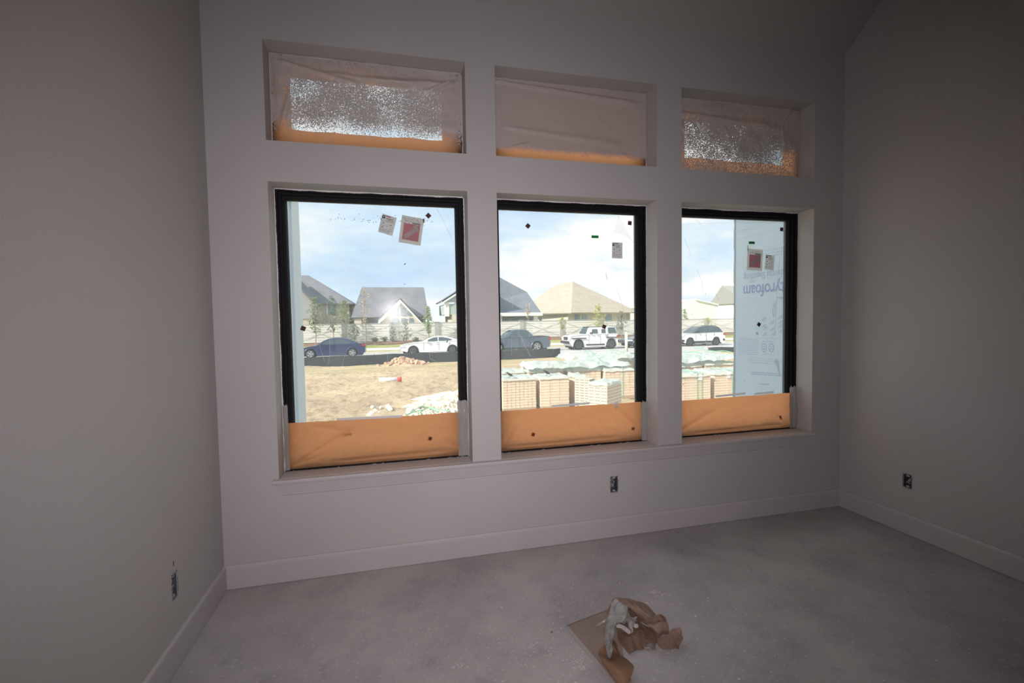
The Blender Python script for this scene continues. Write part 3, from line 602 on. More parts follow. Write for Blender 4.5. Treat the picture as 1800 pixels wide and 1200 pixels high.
# ------------------------------------------------------------------ foam-clad wing walls
def foam_mat():
    m = mat('pale_blue_foam_board', (.71, .90, 1.0), .9, .05, var=(.67, .86, .97), scale=2.2, detail=6); return m
M_foam = foam_mat(); M_foam2 = mat('foam_board_edge', (.40, .50, .56), .8, .1, var=(.34, .42, .46), scale=30)
XR_ = 4.452; YR_ = 1.066; XL_ = .2; YL_ = 1.65
rw = MB().box(XR_+.028, XR_+.30, .302, YR_-.002, -.6, 5.0).build('wall_wing_right', mat('wing_framing', (.45, .36, .25), .8)); tag(rw, kind='structure')
r = empty('foam_board', (XR_, .3, -.3)); tag(r, 'pale blue foam sheathing board with upside-down lettering outside the right window', 'foam board')
o = MB().box(XR_, XR_+.026, .302, YR_-.03, -.3, 3.2).build('board_face', M_foam); child(o, r)
e_ = MB(); rnd = random.Random(3); z = -.3
while z < 3.2:
    dz = rnd.uniform(.02, .09); e_.box(XR_-.001, XR_+.027, YR_-.031, YR_-rnd.uniform(0, .006), z, z+dz); z += dz
o = e_.build('board_edge', M_foam2); child(o, r)
lw = MB().box(XL_-.30, XL_-.045, .302, YL_-.01, -.6, 5.0).build('wall_wing_left', bpy.data.materials['wing_framing']); tag(lw, kind='structure')
r2 = empty('foam_board', (XL_, .3, -.3)); tag(r2, 'pale blue foam sheathing board at the left edge of the left window', 'foam board')
o = MB().box(XL_-.043, XL_-.018, .302, YL_, -.3, 3.4).build('board_face', M_foam); child(o, r2)
o = MB().box(XL_-.018, XL_, 1.331, YL_+.02, -.3, 3.4).build('corner_board', mat('foam_corner_board', (.72, .84, .90), .7, .2, var=(.68, .80, .87), scale=3)); child(o, r2)
# printed lettering
M_lb = mat('blue_print', (.34, .40, .74), .7); M_lb2 = mat('faint_blue_print', (.47, .57, .80), .7); M_lg = mat('grey_print', (.48, .60, .66), .8); M_lo = mat('ochre_print', (.50, .48, .36), .8)
def word(txt, pl, h, mt, rot=True, w_=None, bold=0.0, tilt=0):
    """text on the right wing wall, printed upside down; pl = photo pixel of the far (last letter) baseline end"""
    cu = bpy.data.curves.new('t', 'FONT'); cu.body = txt; cu.size = 1; cu.align_x = 'RIGHT'; cu.offset = bold
    o = bpy.data.objects.new('t', cu); me = bpy.data.meshes.new_from_object(o); bpy.data.objects.remove(o)
    p = ax(pl[0], pl[1], XR_-.0015); width = max(v.co.x for v in me.vertices)-min(v.co.x for v in me.vertices)
    sx_ = h if w_ is None else w_/width
    n = bpy.data.objects.new('printed_word', me); sc.collection.objects.link(n); me.materials.clear(); me.materials.append(mt)
    M4 = Matrix(((0, 0, -1, p.x), (1, 0, 0, p.y), (0, -1, 0, p.z), (0, 0, 0, 1))) @ Matrix.Rotation(tilt, 4, 'Z') @ Matrix.Diagonal((sx_, h, 1, 1)); n.matrix_world = M4
    n.parent = r; n.matrix_parent_inverse = Matrix.Translation(-r.location); return n
dY = lambda a_, b_: ax(a_, 510, XR_).y-ax(b_, 510, XR_).y
word('Styrofoam', (1306, 503), .165, M_lb, bold=.012, w_=dY(1306, 1381)/.93)
word('Residential Sheathing', (1307, 482.5), .095, M_lb2, bold=.006, w_=dY(1307, 1382)/.85)
word('Brand', (1317, 494), .03, M_lb2)
g = MB()
def bar(x0, y0, x1, y1, th, b_=None):
    p, q = ax(x0, y0, XR_-.0015), ax(x1, y1, XR_-.0015); t2 = th/2
    (b_ or g).add([(p.x, p.y, p.z-t2), (q.x, q.y, q.z-t2), (q.x, q.y, q.z+t2), (p.x, p.y, p.z+t2)], [(0, 1, 2, 3)])
rnd = random.Random(8)
def para(x0, x1, y0, dy, n, tilt, th=.006, b_=None):
    for k in range(n):
        x = x0; sk = 0
        while x < x1:
            l = rnd.uniform(1.5, 5); xe = min(x1, x+l); bar(x, y0+k*dy+(x-x0)*tilt, xe, y0+k*dy+(xe-x0)*tilt, th*rnd.uniform(.45, .8), b_); x = xe+rnd.uniform(.6, 1.2)
para(1298, 1333, 596, 3.2, 9, .03, .006); para(1340, 1358, 600, 3, 1, .03, .010); para(1316, 1380, 628, 4, 3, .07, .005); para(1340, 1356, 622, 3, 1, .03, .007); para(1302, 1383, 594, 3, 1, .02, .003)
para(1295, 1380, 408, 14, 2, -.28, .004); para(1345, 1380, 441, 5, 3, -.18, .006); para(1300, 1345, 392, 12, 2, -.05, .003)
o = g.build('printed_small_text', M_lb2); tag(o, kind='stuff'); child(o, r)
g = MB(); para(1321, 1374, 654, 3.2, 2, .06, .014, g); para(1335, 1352, 674.5, 3, 1, .04, .016, g); para(1366, 1376, 523, 4, 1, .03, .03, g)
o = g.build('printed_line', M_lb2); tag(o, kind='stuff'); child(o, r)
g = MB()
for (x, y) in ((1342, 561), (1343, 572), (1345, 577), (1344, 587), (1357, 579), (1360, 586), (1371, 557), (1372, 566), (1372, 573), (1373, 581), (1357, 566)):
    bar(x-4, y+2.4, x, y, .007, g); bar(x, y, x+4, y-2.6, .010, g); bar(x-1, y+2.8, x+4, y+1.8, .005, g)
o = g.build('printed_diagram', M_lg); tag(o, kind='stuff'); child(o, r)
g = MB(); bar(1329, 585, 1333, 587, .02, g); bar(1330, 582, 1331, 588, .02, g); o = g.build('printed_mark', M_lo); child(o, r)
for (x, y, rr) in ((1343, 611, .034), (1355.5, 611, .034)):
    g = MB(); c = ax(x, y, XR_-.0015); V = []
    for k in range(20):
        a_ = k*math.pi/10; V += [(c.x, c.y+rr*math.cos(a_), c.z+rr*1.3*math.sin(a_)), (c.x, c.y+rr*.75*math.cos(a_), c.z+rr*math.sin(a_))]
    g.add(V, [(2*k, 2*((k+1) % 20), 2*((k+1) % 20)+1, 2*k+1) for k in range(20)]); g.box(c.x-.001, c.x, c.y-.014, c.y+.014, c.z-.018, c.z-.008); g.box(c.x-.001, c.x, c.y-.014, c.y+.010, c.z+.004, c.z+.014)
    o = g.build('printed_seal', M_lb2); child(o, r)
g = MB(); a1, b1, c1_, d1 = ax(1361, 632, XR_-.002), ax(1368, 633, XR_-.002), ax(1371, 657, XR_-.002), ax(1369.5, 658, XR_-.002); g.add([a1, b1, c1_, d1], [(0, 1, 2, 3)]); o = g.build('torn_gouge', M_lg); child(o, r)

# ------------------------------------------------------------------ brick pallets
M_br = mat('cream_brick', (.72, .57, .42), .9, .1, var=(.78, .65, .50), scale=9, bump=.3, bscale=60, bdist=.003)
M_br2 = mat('pale_buff_brick', (.74, .66, .51), .9, .1, var=(.78, .70, .58), scale=9, bump=.3, bscale=60, bdist=.003)
M_hole = mat('brick_core_shadow', (.16, .13, .11), .9)
M_wrap = mat('clear_wrap_sheet', (.66, .69, .65), .35, .5, var=(.52, .64, .58), scale=4, bump=.7, bscale=7, bdist=.03, trans=(.3, (.8, .85, .82)))
M_strap = mat('green_strap', (.30, .62, .44), .5, trans=(.3, (.3, .7, .5))); M_core = mat('stack_core', (.34, .28, .22), .95); M_wood = mat('pallet_wood', (.42, .33, .22), .9)
M_tagw = mat('white_tag', (.80, .80, .80), .6)
brick_mesh = {}
def brick_me(kind, dx, dy, dz, mt):
    key = (kind, round(dx, 3), round(dy, 3), round(dz, 3))
    if key not in brick_mesh:
        b = MB(); b.box(-dx/2, dx/2, -dy/2, dy/2, -dz/2, dz/2)
        if kind == 'cored':
            for k in (-1, 0, 1): b.box(-.014, .014, -dy/2-.001, -dy/2, k*dz*.0-.010, k*dz*.0+.010, Matrix.Translation((k*dx*.30, 0, 0)), mi=1)
        if kind == 'side':
            for k in (-1, 0, 1): b.box(-dx/2-.001, -dx/2, k*dy*.28-.016, k*dy*.28+.016, -.010, .012, mi=1)
        o = b.build('brick', [mt, M_hole]); brick_mesh[key] = o.data; bpy.data.objects.remove(o)
    return brick_mesh[key]
GB = 'pallets of brick stacked outside the windows'
def pallet(pl, pr, ztop, depth, cols, rows, label, rot=None, wdt=None, mt=M_br, kind='plain', sidecols=None, cover=True, straps=(), tilt=0, zg=None, single=True, tags=()):
    a, b = fl(*pl, ztop), fl(*pr, ztop); ex = Vector((b.x-a.x, b.y-a.y, 0)); wd = wdt or ex.length; rz = math.atan2(ex.y, ex.x) if rot is None else rot
    g0 = gz(a.x, a.y) if zg is None else zg
    r = empty('brick_pallet', (a.x, a.y, g0), rz); tag(r, label, 'brick pallet', GB)
    if tilt: r.rotation_euler = (0, tilt, rz)
    h = ztop-g0; bz = .09; dz = (h-bz)/rows; dx = wd/cols; sc_ = sidecols or max(2, round(depth/dx)); dy = depth/sc_
    MB().box(.04, wd-.04, .04, depth-.02, .0, h-.012).build('stack_core', M_core, r)
    pb = MB()
    for k in range(3): pb.box(.0, wd, depth*k/2.3, depth*k/2.3+.09, .0, .07)
    pb.box(0, wd, 0, depth, .07, bz); pb.build('pallet_base', M_wood, r)
    rn = random.Random(int(pl[0]))
    fm_, sm_ = brick_me(kind, dx-.006, .06, dz-.006, mt), brick_me('side' if kind == 'cored' else 'plain', .06, dy-.006, dz-.006, mt)
    joined = MB()
    for j in range(rows):
        z = bz+dz*(j+.5); jx = rn.uniform(-.004, .004)
        for i in range(cols):
            x, y = dx*(i+.5)+jx+rn.uniform(-.002, .002), .03+rn.uniform(-.004, .004)
            if single:
                o = bpy.data.objects.new('brick', fm_); sc.collection.objects.link(o); o.parent = r; o.location = (x, y, z)
            else: joined.box(x-dx/2+.003, x+dx/2-.003, y-.03, y+.03, z-dz/2+.003, z+dz/2-.003)
        for i in range(sc_):
            y = dy*(i+.5)
            for side in ((0, 1) if single else (0,)):
                x = .03 if side == 0 else wd-.03
                if single and (side == 0 or side == 1):
                    o = bpy.data.objects.new('brick', sm_); sc.collection.objects.link(o); o.parent = r; o.location = (x+rn.uniform(-.004, .004), y, z)
                else: joined.box(x-.03, x+.03, y-dy/2+.003, y+dy/2-.003, z-dz/2+.003, z+dz/2-.003)
    if joined.v: tag(joined.build('brick_course', mt, r), kind='stuff')
    if cover:
        nx = 16; ny = 14; V = []
        for j in range(ny+1):
            for i in range(nx+1):
                s, q = i/nx, j/ny; x = -.03+(wd+.06)*s; y = -.03+(depth+.06)*q; p = Vector((a.x+x, a.y+y, 0))
                z = h+.012+.05*abs(noise.noise(p*3.1))+.03*noise.noise(p*8)
                if min(i, nx-i) == 0 or min(j, ny-j) == 0: z = h-.03-.05*abs(noise.noise(p*4)); 
                V.append((x, y, z))
        Fq = [(j*(nx+1)+i, j*(nx+1)+i+1, (j+1)*(nx+1)+i+1, (j+1)*(nx+1)+i) for j in range(ny) for i in range(nx)]
        mesh('plastic_cover', V, Fq, M_wrap, r, False)
    for s in straps:
        sb = MB(); sb.box(wd*s-.012, wd*s+.012, -.008, -.004, .05, h+.02); sb.box(wd*s-.012, wd*s+.012, -.008, depth, h+.05, h+.056); sb.build('strap', M_strap, r)
    for s in tags:
        tb = MB(); tb.box(-.055, .055, -.014, -.008, -.14, 0, Matrix.Translation((wd*s, 0, h-.0)) @ Matrix.Rotation(.15, 4, 'Y')); tb.build('paper_tag', M_tagw, r)
    return r
ZT = .2
pallet((884, 667), (942, 664), ZT, .85, 8, 11, 'brick pallet at the left edge of the middle window with a black bird on top', straps=(), sidecols=4)
pallet((950, 664), (1000, 662), ZT, .80, 3, 10, 'brick pallet second from left in the middle window, long brick faces showing', straps=(), sidecols=6)
pallet((1012, 661.5), (1032, 663), ZT-.0, .60, 2, 10, 'narrow stack of darker bricks between the second pallet and the leaning stack', cover=True, sidecols=5, rot=-.05, wdt=.25)
# leaning stack of cored brick
pallet((1036, 666.5), (1060, 667), .18, .40, 3, 11, 'narrow leaning stack of pale cored bricks, sunlit side towards us, in the middle window', mt=M_br2, kind='cored', cover=False, tilt=.0, sidecols=3, rot=math.radians(38), wdt=.26)
pallet((1067, 675), (1118, 669), .14, .48, 5, 9, 'brick pallet turned cornerwise, shaded face to the right, in the middle window', mt=M_br2, kind='cored', sidecols=3, tilt=-.0, rot=math.radians(38), wdt=.75)
# second row
pallet((872, 655), (918, 651), .22, .85, 6, 10, 'wrapped brick pallet behind the leftmost pallet of the middle window', sidecols=5, single=False, rot=.035, wdt=.80)
pallet((930, 652), (992, 648), .24, .85, 6, 10, 'wrapped brick pallet behind the second bird', sidecols=5, single=False, straps=(.2,), rot=.035, wdt=1.0)
pallet((1000, 650), (1056, 648), .24, .85, 6, 10, 'wrapped brick pallet behind the narrow stack', sidecols=5, single=False, straps=(.1,))
pallet((1064, 650), (1116, 655), .22, .85, 6, 10, 'wrapped brick pallet behind the tilted pallet at right', sidecols=5, single=False, straps=(.6,), rot=-.05, wdt=.85)
pallet((1040, 640), (1092, 638), .26, .9, 6, 10, 'wrapped pallet with green sheeting in the third row of the middle window', single=False, straps=(.3, .8))
pallet((1098, 632), (1128, 631), .30, 1.0, 6, 10, 'farthest wrapped pallet at the right edge of the middle window', single=False, straps=(.5,))
def loose_sheet(x0, x1, y0, y1, z, seed, label):
    nx, ny = int((x1-x0)/.09), int((y1-y0)/.09); V = []
    for j in range(ny+1):
        for i in range(nx+1):
            x, y = x0+(x1-x0)*i/nx+.10*noise.noise(Vector((j*.3, seed, 0))), y0+(y1-y0)*j/ny+.12*noise.noise(Vector((i*.25, seed, 4))); p = Vector((x, y, seed))
            V.append((x, y, z+.09*abs(noise.noise(p*1.7))+.06*noise.noise(p*4.5)+.03*noise.noise(p*11)-(.10 if min(j, ny-j) == 0 or min(i, nx-i) == 0 else 0)))
    o = mesh('plastic_sheet', V, [(j*(nx+1)+i, j*(nx+1)+i+1, (j+1)*(nx+1)+i+1, (j+1)*(nx+1)+i) for j in range(ny) for i in range(nx)], M_wrap); tag(o, label, 'plastic sheet', 'loose plastic sheeting over the pallets')
    for k in range(2):
        xs_ = x0+(x1-x0)*(.3+.4*k); MBs = MB().tube([(xs_+.25*q, y0+(y1-y0)*q, z+.13+.03*math.sin(q*9+seed)) for q in (0, .2, .4, .6, .8, 1)], .012, 5); tag(MBs.build('green_strap', M_strap), ('left' if k == 0 else 'right')+' green strap lying across the sheet over '+label.split(' over ')[-1], 'strap', 'green straps over the plastic sheeting')
loose_sheet(4.45, 7.35, 8.72, 9.9, .40, 1.5, 'crumpled clear plastic sheet over the second pallet row of the middle window')
loose_sheet(6.3, 8.72, 10.3, 12.0, .43, 3.5, 'crumpled clear plastic sheet over the third pallet row of the middle window')
loose_sheet(8.85, 11.4, 8.75, 10.9, .43, 6.5, 'crumpled clear plastic sheet over the back pallets of the right window')
# right window
pallet((1180, 661), (1249, 657), ZT, .9, 3, 11, 'brick pallet with a white tag in the right window, green straps', cover=True, straps=(.66, .78), sidecols=5, tags=(.74,))
pallet((1256, 656), (1330, 652), ZT, .9, 3, 11, 'brick pallet beside the blue foam board in the right window', cover=True, straps=(.42,), sidecols=5, tags=(.33,))
pallet((1176, 644), (1240, 640), .22, .9, 5, 10, 'wrapped pallet in the second row of the right window, left', single=False, straps=(.5,), rot=.035, wdt=1.12)
pallet((1240, 640), (1300, 638), .24, .9, 5, 10, 'wrapped pallet in the second row of the right window, right', single=False, straps=(.3,), rot=.035, wdt=1.1)
pallet((1140, 634), (1196, 632), .26, .9, 5, 10, 'wrapped pallet in the back row left of the right window', single=False)
pallet((1225, 631), (1290, 632), .28, .9, 5, 10, 'wrapped pallet with peaked plastic in the back row of the right window', single=False, rot=0., wdt=.95)
# loose heap of broken brick at the lower right of the left window
hp = []
bme = brick_me('cored', .20, .09, .07, M_br2)
rnd = random.Random(21)
for k in range(120):
    px = rnd.uniform(640, 812) if k < 20 else rnd.uniform(715, 815); top = 722-(px-715)*.20 if px > 700 else 716
    py = rnd.uniform(max(688, top), 735); q = fl(px, py, -.6)
    q.x = min(q.x, 3.3)
    z = -.56+.30*max(0, math.exp(-((q.x-2.55)**2+(q.y-9.8)**2*.6)/1.2))*rnd.uniform(.35, 1)
    o = bpy.data.objects.new('broken_brick', bme); sc.collection.objects.link(o)
    o.location = (q.x, q.y, z); o.rotation_euler = (rnd.uniform(-.9, .9), rnd.uniform(-.6, .6), rnd.uniform(0, 6.28)); s = rnd.uniform(.7, 1.15); o.scale = (s*rnd.uniform(.5, 1), s, s)
    if k < 20: tag(o, 'pale broken brick lying loose on the dirt left of the heap', 'brick', 'loose bricks beside the heap')
    else: tag(o, 'pale broken brick in the tumbled heap at the lower right of the left window', 'brick', 'broken bricks in the heap')
hm = MB(); V = []; n_ = 20
for j in range(n_+1):
    for i in range(n_+1):
        x, y = 1.2+2.2*i/n_, 8.2+3.4*j/n_; V.append((x, y, -.66+.30*math.exp(-((x-2.6)**2+(y-9.8)**2*.6)/1.1)+.05*noise.noise(Vector((x*5, y*5, 0)))))
hm.add(V, [(j*(n_+1)+i, j*(n_+1)+i+1, (j+1)*(n_+1)+i+1, (j+1)*(n_+1)+i) for j in range(n_) for i in range(n_)])
tag(hm.build('brick_rubble', M_br2, None, True), 'pale crushed brick rubble under the heap', 'rubble', kind='stuff')
st = MB()
for (pts) in ([(722, 724), (742, 713), (765, 718), (790, 722)], [(735, 727), (752, 715), (770, 724)], [(712, 729), (735, 722), (748, 719)]):
    st.tube([fl(x, y, -.40) for x, y in pts], .012, 5)
tag(st.build('green_strap', M_strap), 'loose green strap tangled over the brick heap', 'strap')
# white pipe with red end
p0, p1 = fl(667, 667.5, -.45), fl(699, 666.5, -.45); zg_ = max(gnd(p0.x, p0.y), gnd((p0.x+p1.x)/2, p0.y), gnd(p1.x, p1.y)); p0, p1 = fl(667, 667.5, zg_+.06), fl(699, 666.5, zg_+.06); r = empty('white_pipe', (p0.x, p0.y, zg_)); tag(r, 'white pipe with a red end lying on the dirt', 'pipe')
child(MB().tube([p0, p1], .075, 12).build('pipe_body', mat('white_pvc', (.85, .85, .84), .4), None, True), r)
child(MB().tube([p1, p1+(p1-p0).normalized()*.13], .082, 12).build('pipe_cap', mat('red_cap', (.75, .08, .06), .5), None, True), r)

# birds on the stacks
M_bird = mat('black_bird', (.025, .025, .03), .5, .4)
def bird(px, z0, s, flip, label):
    q = fl(*px, z0); r = empty('bird', q, 0 if flip else math.pi); r.scale = (s, s, s); tag(r, label, 'bird', 'black birds on the brick stacks')
    b = MB(); ring_ = [(-.10, .155, .012), (-.075, .165, .022), (-.055, .150, .024), (-.03, .125, .034), (0, .105, .042), (.04, .085, .038), (.075, .062, .022), (.10, .048, .010)]
    b.tube([(x, 0, z) for x, z, _ in ring_], [rr for _, _, rr in ring_], 10); b.build('body', M_bird, r, True)
    t_ = MB(); t_.add([(.08, -.012, .06), (.08, .012, .06), (.24, .022, -.015), (.24, -.022, -.015), (.08, 0, .048), (.24, 0, -.02)], [(0, 1, 2, 3), (0, 3, 5, 4), (1, 4, 5, 2), (2, 5, 3), (0, 4, 1)]); t_.build('tail', M_bird, r)
    k = MB(); k.tube([(-.098, 0, .157), (-.125, 0, .160), (-.145, 0, .156)], [.008, .005, .001], 6); k.build('beak', M_bird, r, True)
    for sg in (-1, 1):
        l = MB(); l.tube([(.0, sg*.014, .075), (.006, sg*.015, .035), (-.004, sg*.015, .002)], [.007, .004, .003], 5)
        for a_ in (-.5, 0, .5): l.tube([(-.004, sg*.015, .003), (-.032*math.cos(a_), sg*.015+.025*math.sin(a_), .001)], .002, 4)
        l.build('leg', M_bird, r)
        wg = MB(); wg.add([(-.03, sg*.036, .135), (.02, sg*.045, .115), (.10, sg*.020, .050), (.03, sg*.042, .080), (-.02, sg*.040, .105)], [(0, 1, 2, 3, 4)]); wg.build('wing', M_bird, r)
bird((896, 664), ZT+.03, .80, True, 'black long-tailed bird on the leftmost brick pallet')
bird((961, 660), ZT+.03, .78, True, 'black long-tailed bird on the second brick pallet')

# ------------------------------------------------------------------ silt fences
M_silt = mat('black_silt_fabric', (.028, .030, .033), .8, .2, bump=.5, bscale=3, bdist=.05); M_stake = mat('wood_stake', (.40, .30, .19), .9)
def silt(pts, h, label):
    r = empty('silt_fence', pts[0]); tag(r, label, 'silt fence', 'black silt fences along the street'); V = []; P = []
    for i in range(len(pts)-1):
        a, b = Vector(pts[i]), Vector(pts[i+1]); n_ = max(2, int((b-a).length/.35))
        for k in range(n_): P.append(a.lerp(b, k/n_))
    P.append(Vector(pts[-1])); prevm = []
    for i, p in enumerate(P):
        yy = p.y+.05*noise.noise(Vector((p.x, 2, 0))); hh = h+.05*noise.noise(Vector((p.x*.7, 5, 0)))
        V += [(p.x, yy-.15, p.z-.10), (p.x, yy, p.z), (p.x, yy+.03, p.z+hh)]
    o = mesh('fabric', V, [(3*i+k, 3*i+3+k, 3*i+4+k, 3*i+1+k) for i in range(len(P)-1) for k in (0, 1)], M_silt, r, True); o.matrix_parent_inverse = Matrix.Translation(-Vector(pts[0])); s2 = o.modifiers.new('s', 'SOLIDIFY'); s2.thickness = .008
    for i in range(0, len(P), 6):
        p = P[i]; o = MB().box(p.x-.02, p.x+.02, p.y+.05, p.y+.09, p.z-.2, p.z+h+.07).build('stake', M_stake, r); o.matrix_parent_inverse = Matrix.Translation(-Vector(pts[0]))
def gp(x, Y, dz=0): return (x, Y, gz(x, Y)+dz)
XA = at(505, 640, 25.6).x; XB = at(975, 622, 25.8).x
silt([gp(XA-2, 25.6), gp(-2, 25.7), gp(2.0, 26.0), gp(6, 26.0), gp(XB, 25.9), gp(XB+.6, 26.4)], .58, 'long black silt fence below the parked cars in the left and middle windows')
XC = at(1246, 612, 26.4).x; silt([gp(XC, 26.4, 0), gp(XC+5, 26.4, 0)], .30, 'short black silt fence section left of the blue foam board in the right window')
cb2 = MB(); rnd = random.Random(31)
for k in range(90):
    x, y = rnd.choice((rnd.gauss(1.1, .45), rnd.gauss(2.0, .45))), 24.75+rnd.gauss(0, .3); s = rnd.uniform(.04, .13)
    Mx = Matrix.Translation((x, y, gnd(x, y)+s*.3)) @ Matrix.Rotation(rnd.uniform(0, 6), 4, Vector((rnd.random(), rnd.random(), 1))); cb2.box(-s, s*rnd.uniform(.5, 1), -s*.7, s*.7, -s*.6, s*.5, Mx)
tag(cb2.build('dirt_clods', mat('reddish_clay', (.52, .33, .23), .95, .05, var=(.62, .44, .32), scale=4)), 'reddish clay clods heaped by the silt fence in front of the white fastback', 'dirt', kind='stuff')
# ------------------------------------------------------------------ cars
M_tyre = mat('tyre_rubber', (.02, .02, .022), .8); M_rim = mat('alloy_rim', (.52, .53, .55), .3, .5, metal=.6); M_rimd = mat('dark_rim', (.10, .10, .11), .4, .5, metal=.4)
M_cg = mat('car_glass', (.05, .08, .09), .08, .6); M_arch = mat('wheel_well', (.012, .012, .012), .9); M_tail = mat('tail_lamp', (.45, .02, .03), .3); M_head = mat('head_lamp', (.7, .75, .8), .15, .6)
M_trimb = mat('black_trim', (.03, .03, .035), .6)
def layer_extrude(b, poly, layers, mi=0):
    """poly (x,z) swept across y; layers = [(y, inset)] from near to far"""
    n_ = len(poly); cx = sum(p[0] for p in poly)/n_; cz = sum(p[1] for p in poly)/n_; V = []
    for (y, ins) in layers:
        for i, (x, z) in enumerate(poly):
            a, c = Vector(poly[i-1]), Vector(poly[(i+1) % n_]); tt_ = (c-a).normalized(); nn = Vector((-tt_.y, tt_.x))
            V.append((x+nn.x*ins, y, z+nn.y*ins))
    Fs = [tuple(range(n_))] + [(l*n_+i, (l+1)*n_+i, (l+1)*n_+(i+1) % n_, l*n_+(i+1) % n_) for l in range(len(layers)-1) for i in range(n_)] + [tuple((len(layers)-1)*n_+i for i in range(n_-1, -1, -1))]
    b.add(V, Fs, mi)
def arc(cx, cz, r_, n_=10, a0=180, a1=0): return [(cx+r_*math.cos(math.radians(a0+(a1-a0)*k/n_)), cz+r_*math.sin(math.radians(a0+(a1-a0)*k/n_))) for k in range(n_+1)]
def car(label, px, front, length, wid, gc, body, wheels, wr_, top, ghw, windows, paint, lamps, extras=None, rim=M_rim, y=34.0, z0=-.9, yaw=0, roofmat=None, lower=None):
    """car facing -x; profile coordinates: x from nose (0) to tail, z from the road"""
    r = empty('car', (front, y+wid/2, z0), yaw); tag(r, label, 'car', 'cars parked along the far side of the street')
    hw = wid/2
    poly = list(body)     # upper outline nose->tail, then close along the sill with wheel arches
    (w1, w2) = wheels; ra = wr_+.055; zs = .22
    low = [(poly[-1][0]-.02, .34)]
    low += [(w2+ra+.05, zs+.03)] + [(w2+ra*math.cos(math.radians(a_)), wr_+ra*math.sin(math.radians(a_))) for a_ in range(0, 181, 18)] + [(w2-ra-.05, zs)]
    low += [(w1+ra+.05, zs)] + [(w1+ra*math.cos(math.radians(a_)), wr_+ra*math.sin(math.radians(a_))) for a_ in range(0, 181, 18)] + [(w1-ra-.05, zs+.04)]
    poly2 = poly+low
    b = MB(); layer_extrude(b, poly2, [(-hw+.035, -.035), (-hw, .0), (-hw+.0, .0), (hw, 0), (hw-.035, -.035)]); body_o = b.build('body', paint, r)
    bv = body_o.modifiers.new('b', 'BEVEL'); bv.width = .03; bv.segments = 2; bv.limit_method = 'ANGLE'; bv.angle_limit = .7
    mi = MB().box(w1-ra+.02, w1+ra-.02, -hw+.13, hw-.13, .2, wr_+ra+.03).box(w2-ra+.02, w2+ra-.02, -hw+.13, hw-.13, .2, wr_+ra+.03).box(.25, length-.25, -hw+.16, hw-.16, .16, .34); mi.build('wheel_well', M_arch, r)
    # greenhouse: tapers inward towards the roof
    zb = min(p[1] for p in top); zt_ = max(p[1] for p in top); k_ = (ghw[0]-ghw[1])/(zt_-zb)
    def gy(z): return ghw[0]-(z-zb)*k_
    V = []; n_ = len(top)
    for s in (-1, 1):
        for (x, z) in top: V.append((x, s*gy(z), z))
    c = MB(); c.add(V, [tuple(range(n_)), tuple(range(2*n_-1, n_-1, -1))] + [(i, n_+i, n_+(i+1) % n_, (i+1) % n_) for i in range(n_)])
    g_ = c.build('cabin', paint if roofmat is None else roofmat, r); bv = g_.modifiers.new('b', 'BEVEL'); bv.width = .025; bv.segments = 2; bv.limit_method = 'ANGLE'; bv.angle_limit = .5
    for wp in windows:
        for s in (-1, 1):
            m_ = MB(); m_.add([(x, s*(gy(z)+.006), z) for x, z in wp], [tuple(range(len(wp))) if s < 0 else tuple(range(len(wp)-1, -1, -1))]); m_.build('side_window', M_cg, r)
    # windscreen and rear window strips along the cabin outline
    for (i0, i1, nm) in extras.get('screens', ()):
        V = []; pp = top[i0:i1+1]
        for (x, z) in pp:
            nrm = Vector((pp[-1][1]-pp[0][1], -(pp[-1][0]-pp[0][0]))).normalized(); nrm = -nrm if (nrm.x > 0) == (nm == 'windscreen') else nrm
            for s in (-1, 1): V.append((x+nrm.x*.008, s*(gy(z)-.07), z+abs(nrm.y)*.010))
        mesh(nm, V, [(2*i, 2*i+1, 2*i+3, 2*i+2) for i in range(len(pp)-1)], M_cg, r)
    for wx in wheels:
        for s in (-1, 1):
            e2 = empty('wheel', (wx, s*(hw-.13), wr_)); e2.parent = r; S = Matrix.Rotation(0 if s < 0 else math.pi, 4, 'Z')
            MB().lathe([(wr_*.62, -.10), (wr_*.93, -.115), (wr_, -.08), (wr_, .08), (wr_*.93, .115), (wr_*.62, .10), (wr_*.62, -.10)], 28, S).build('tyre', M_tyre, e2, True)
            rm = MB(); rm.lathe([(wr_*.68, -.07), (wr_*.66, -.105), (wr_*.60, -.105), (wr_*.58, -.06)], 28, S); rm.lathe([(.001, -.085), (.07, -.085), (.075, -.05)], 12, S)
            for kk in range(5 if rim is M_rim else 6):
                a_ = kk*2*math.pi/(5 if rim is M_rim else 6); rm.box(.0, wr_*.62, -.095, -.07, -.035, .035, S @ Matrix.Rotation(a_, 4, 'Y'))
            rm.build('rim', rim, e2); MB().lathe([(.001, -.045), (wr_*.6, -.045)], 20, S).build('brake_disc', M_rimd, e2)
    for (nm, x0, x1, za, zb2, mt) in lamps:
        for s in (-1, 1):
            MB().box(x0, x1, min(s*(hw+.006), s*(hw-.30)), max(s*(hw+.006), s*(hw-.30)), za, zb2).build(nm, mt, r)
    # door seams, handles, mirrors
    dl = MB()
    for x, za, zb2 in extras.get('seams', ()):
        dl.box(x-.006, x+.006, -hw-.002, -hw+.01, za, zb2)
    if dl.v: dl.build('door_seam', M_trimb, r)
    for x in extras.get('handles', ()):
        MB().box(x-.08, x+.08, -hw-.025, -hw+.005, extras['hz'], extras['hz']+.03).build('door_handle', extras.get('hm', paint), r)
    mx_, mz_ = extras['mirror']
    for s in (-1, 1):
        o = MB().box(mx_-.06, mx_+.10, min(s*(hw-.06), s*(hw+.14)), max(s*(hw-.06), s*(hw+.14)), mz_, mz_+.13).build('mirror', extras.get('mm', paint), r); bevel(o, .03, 2)
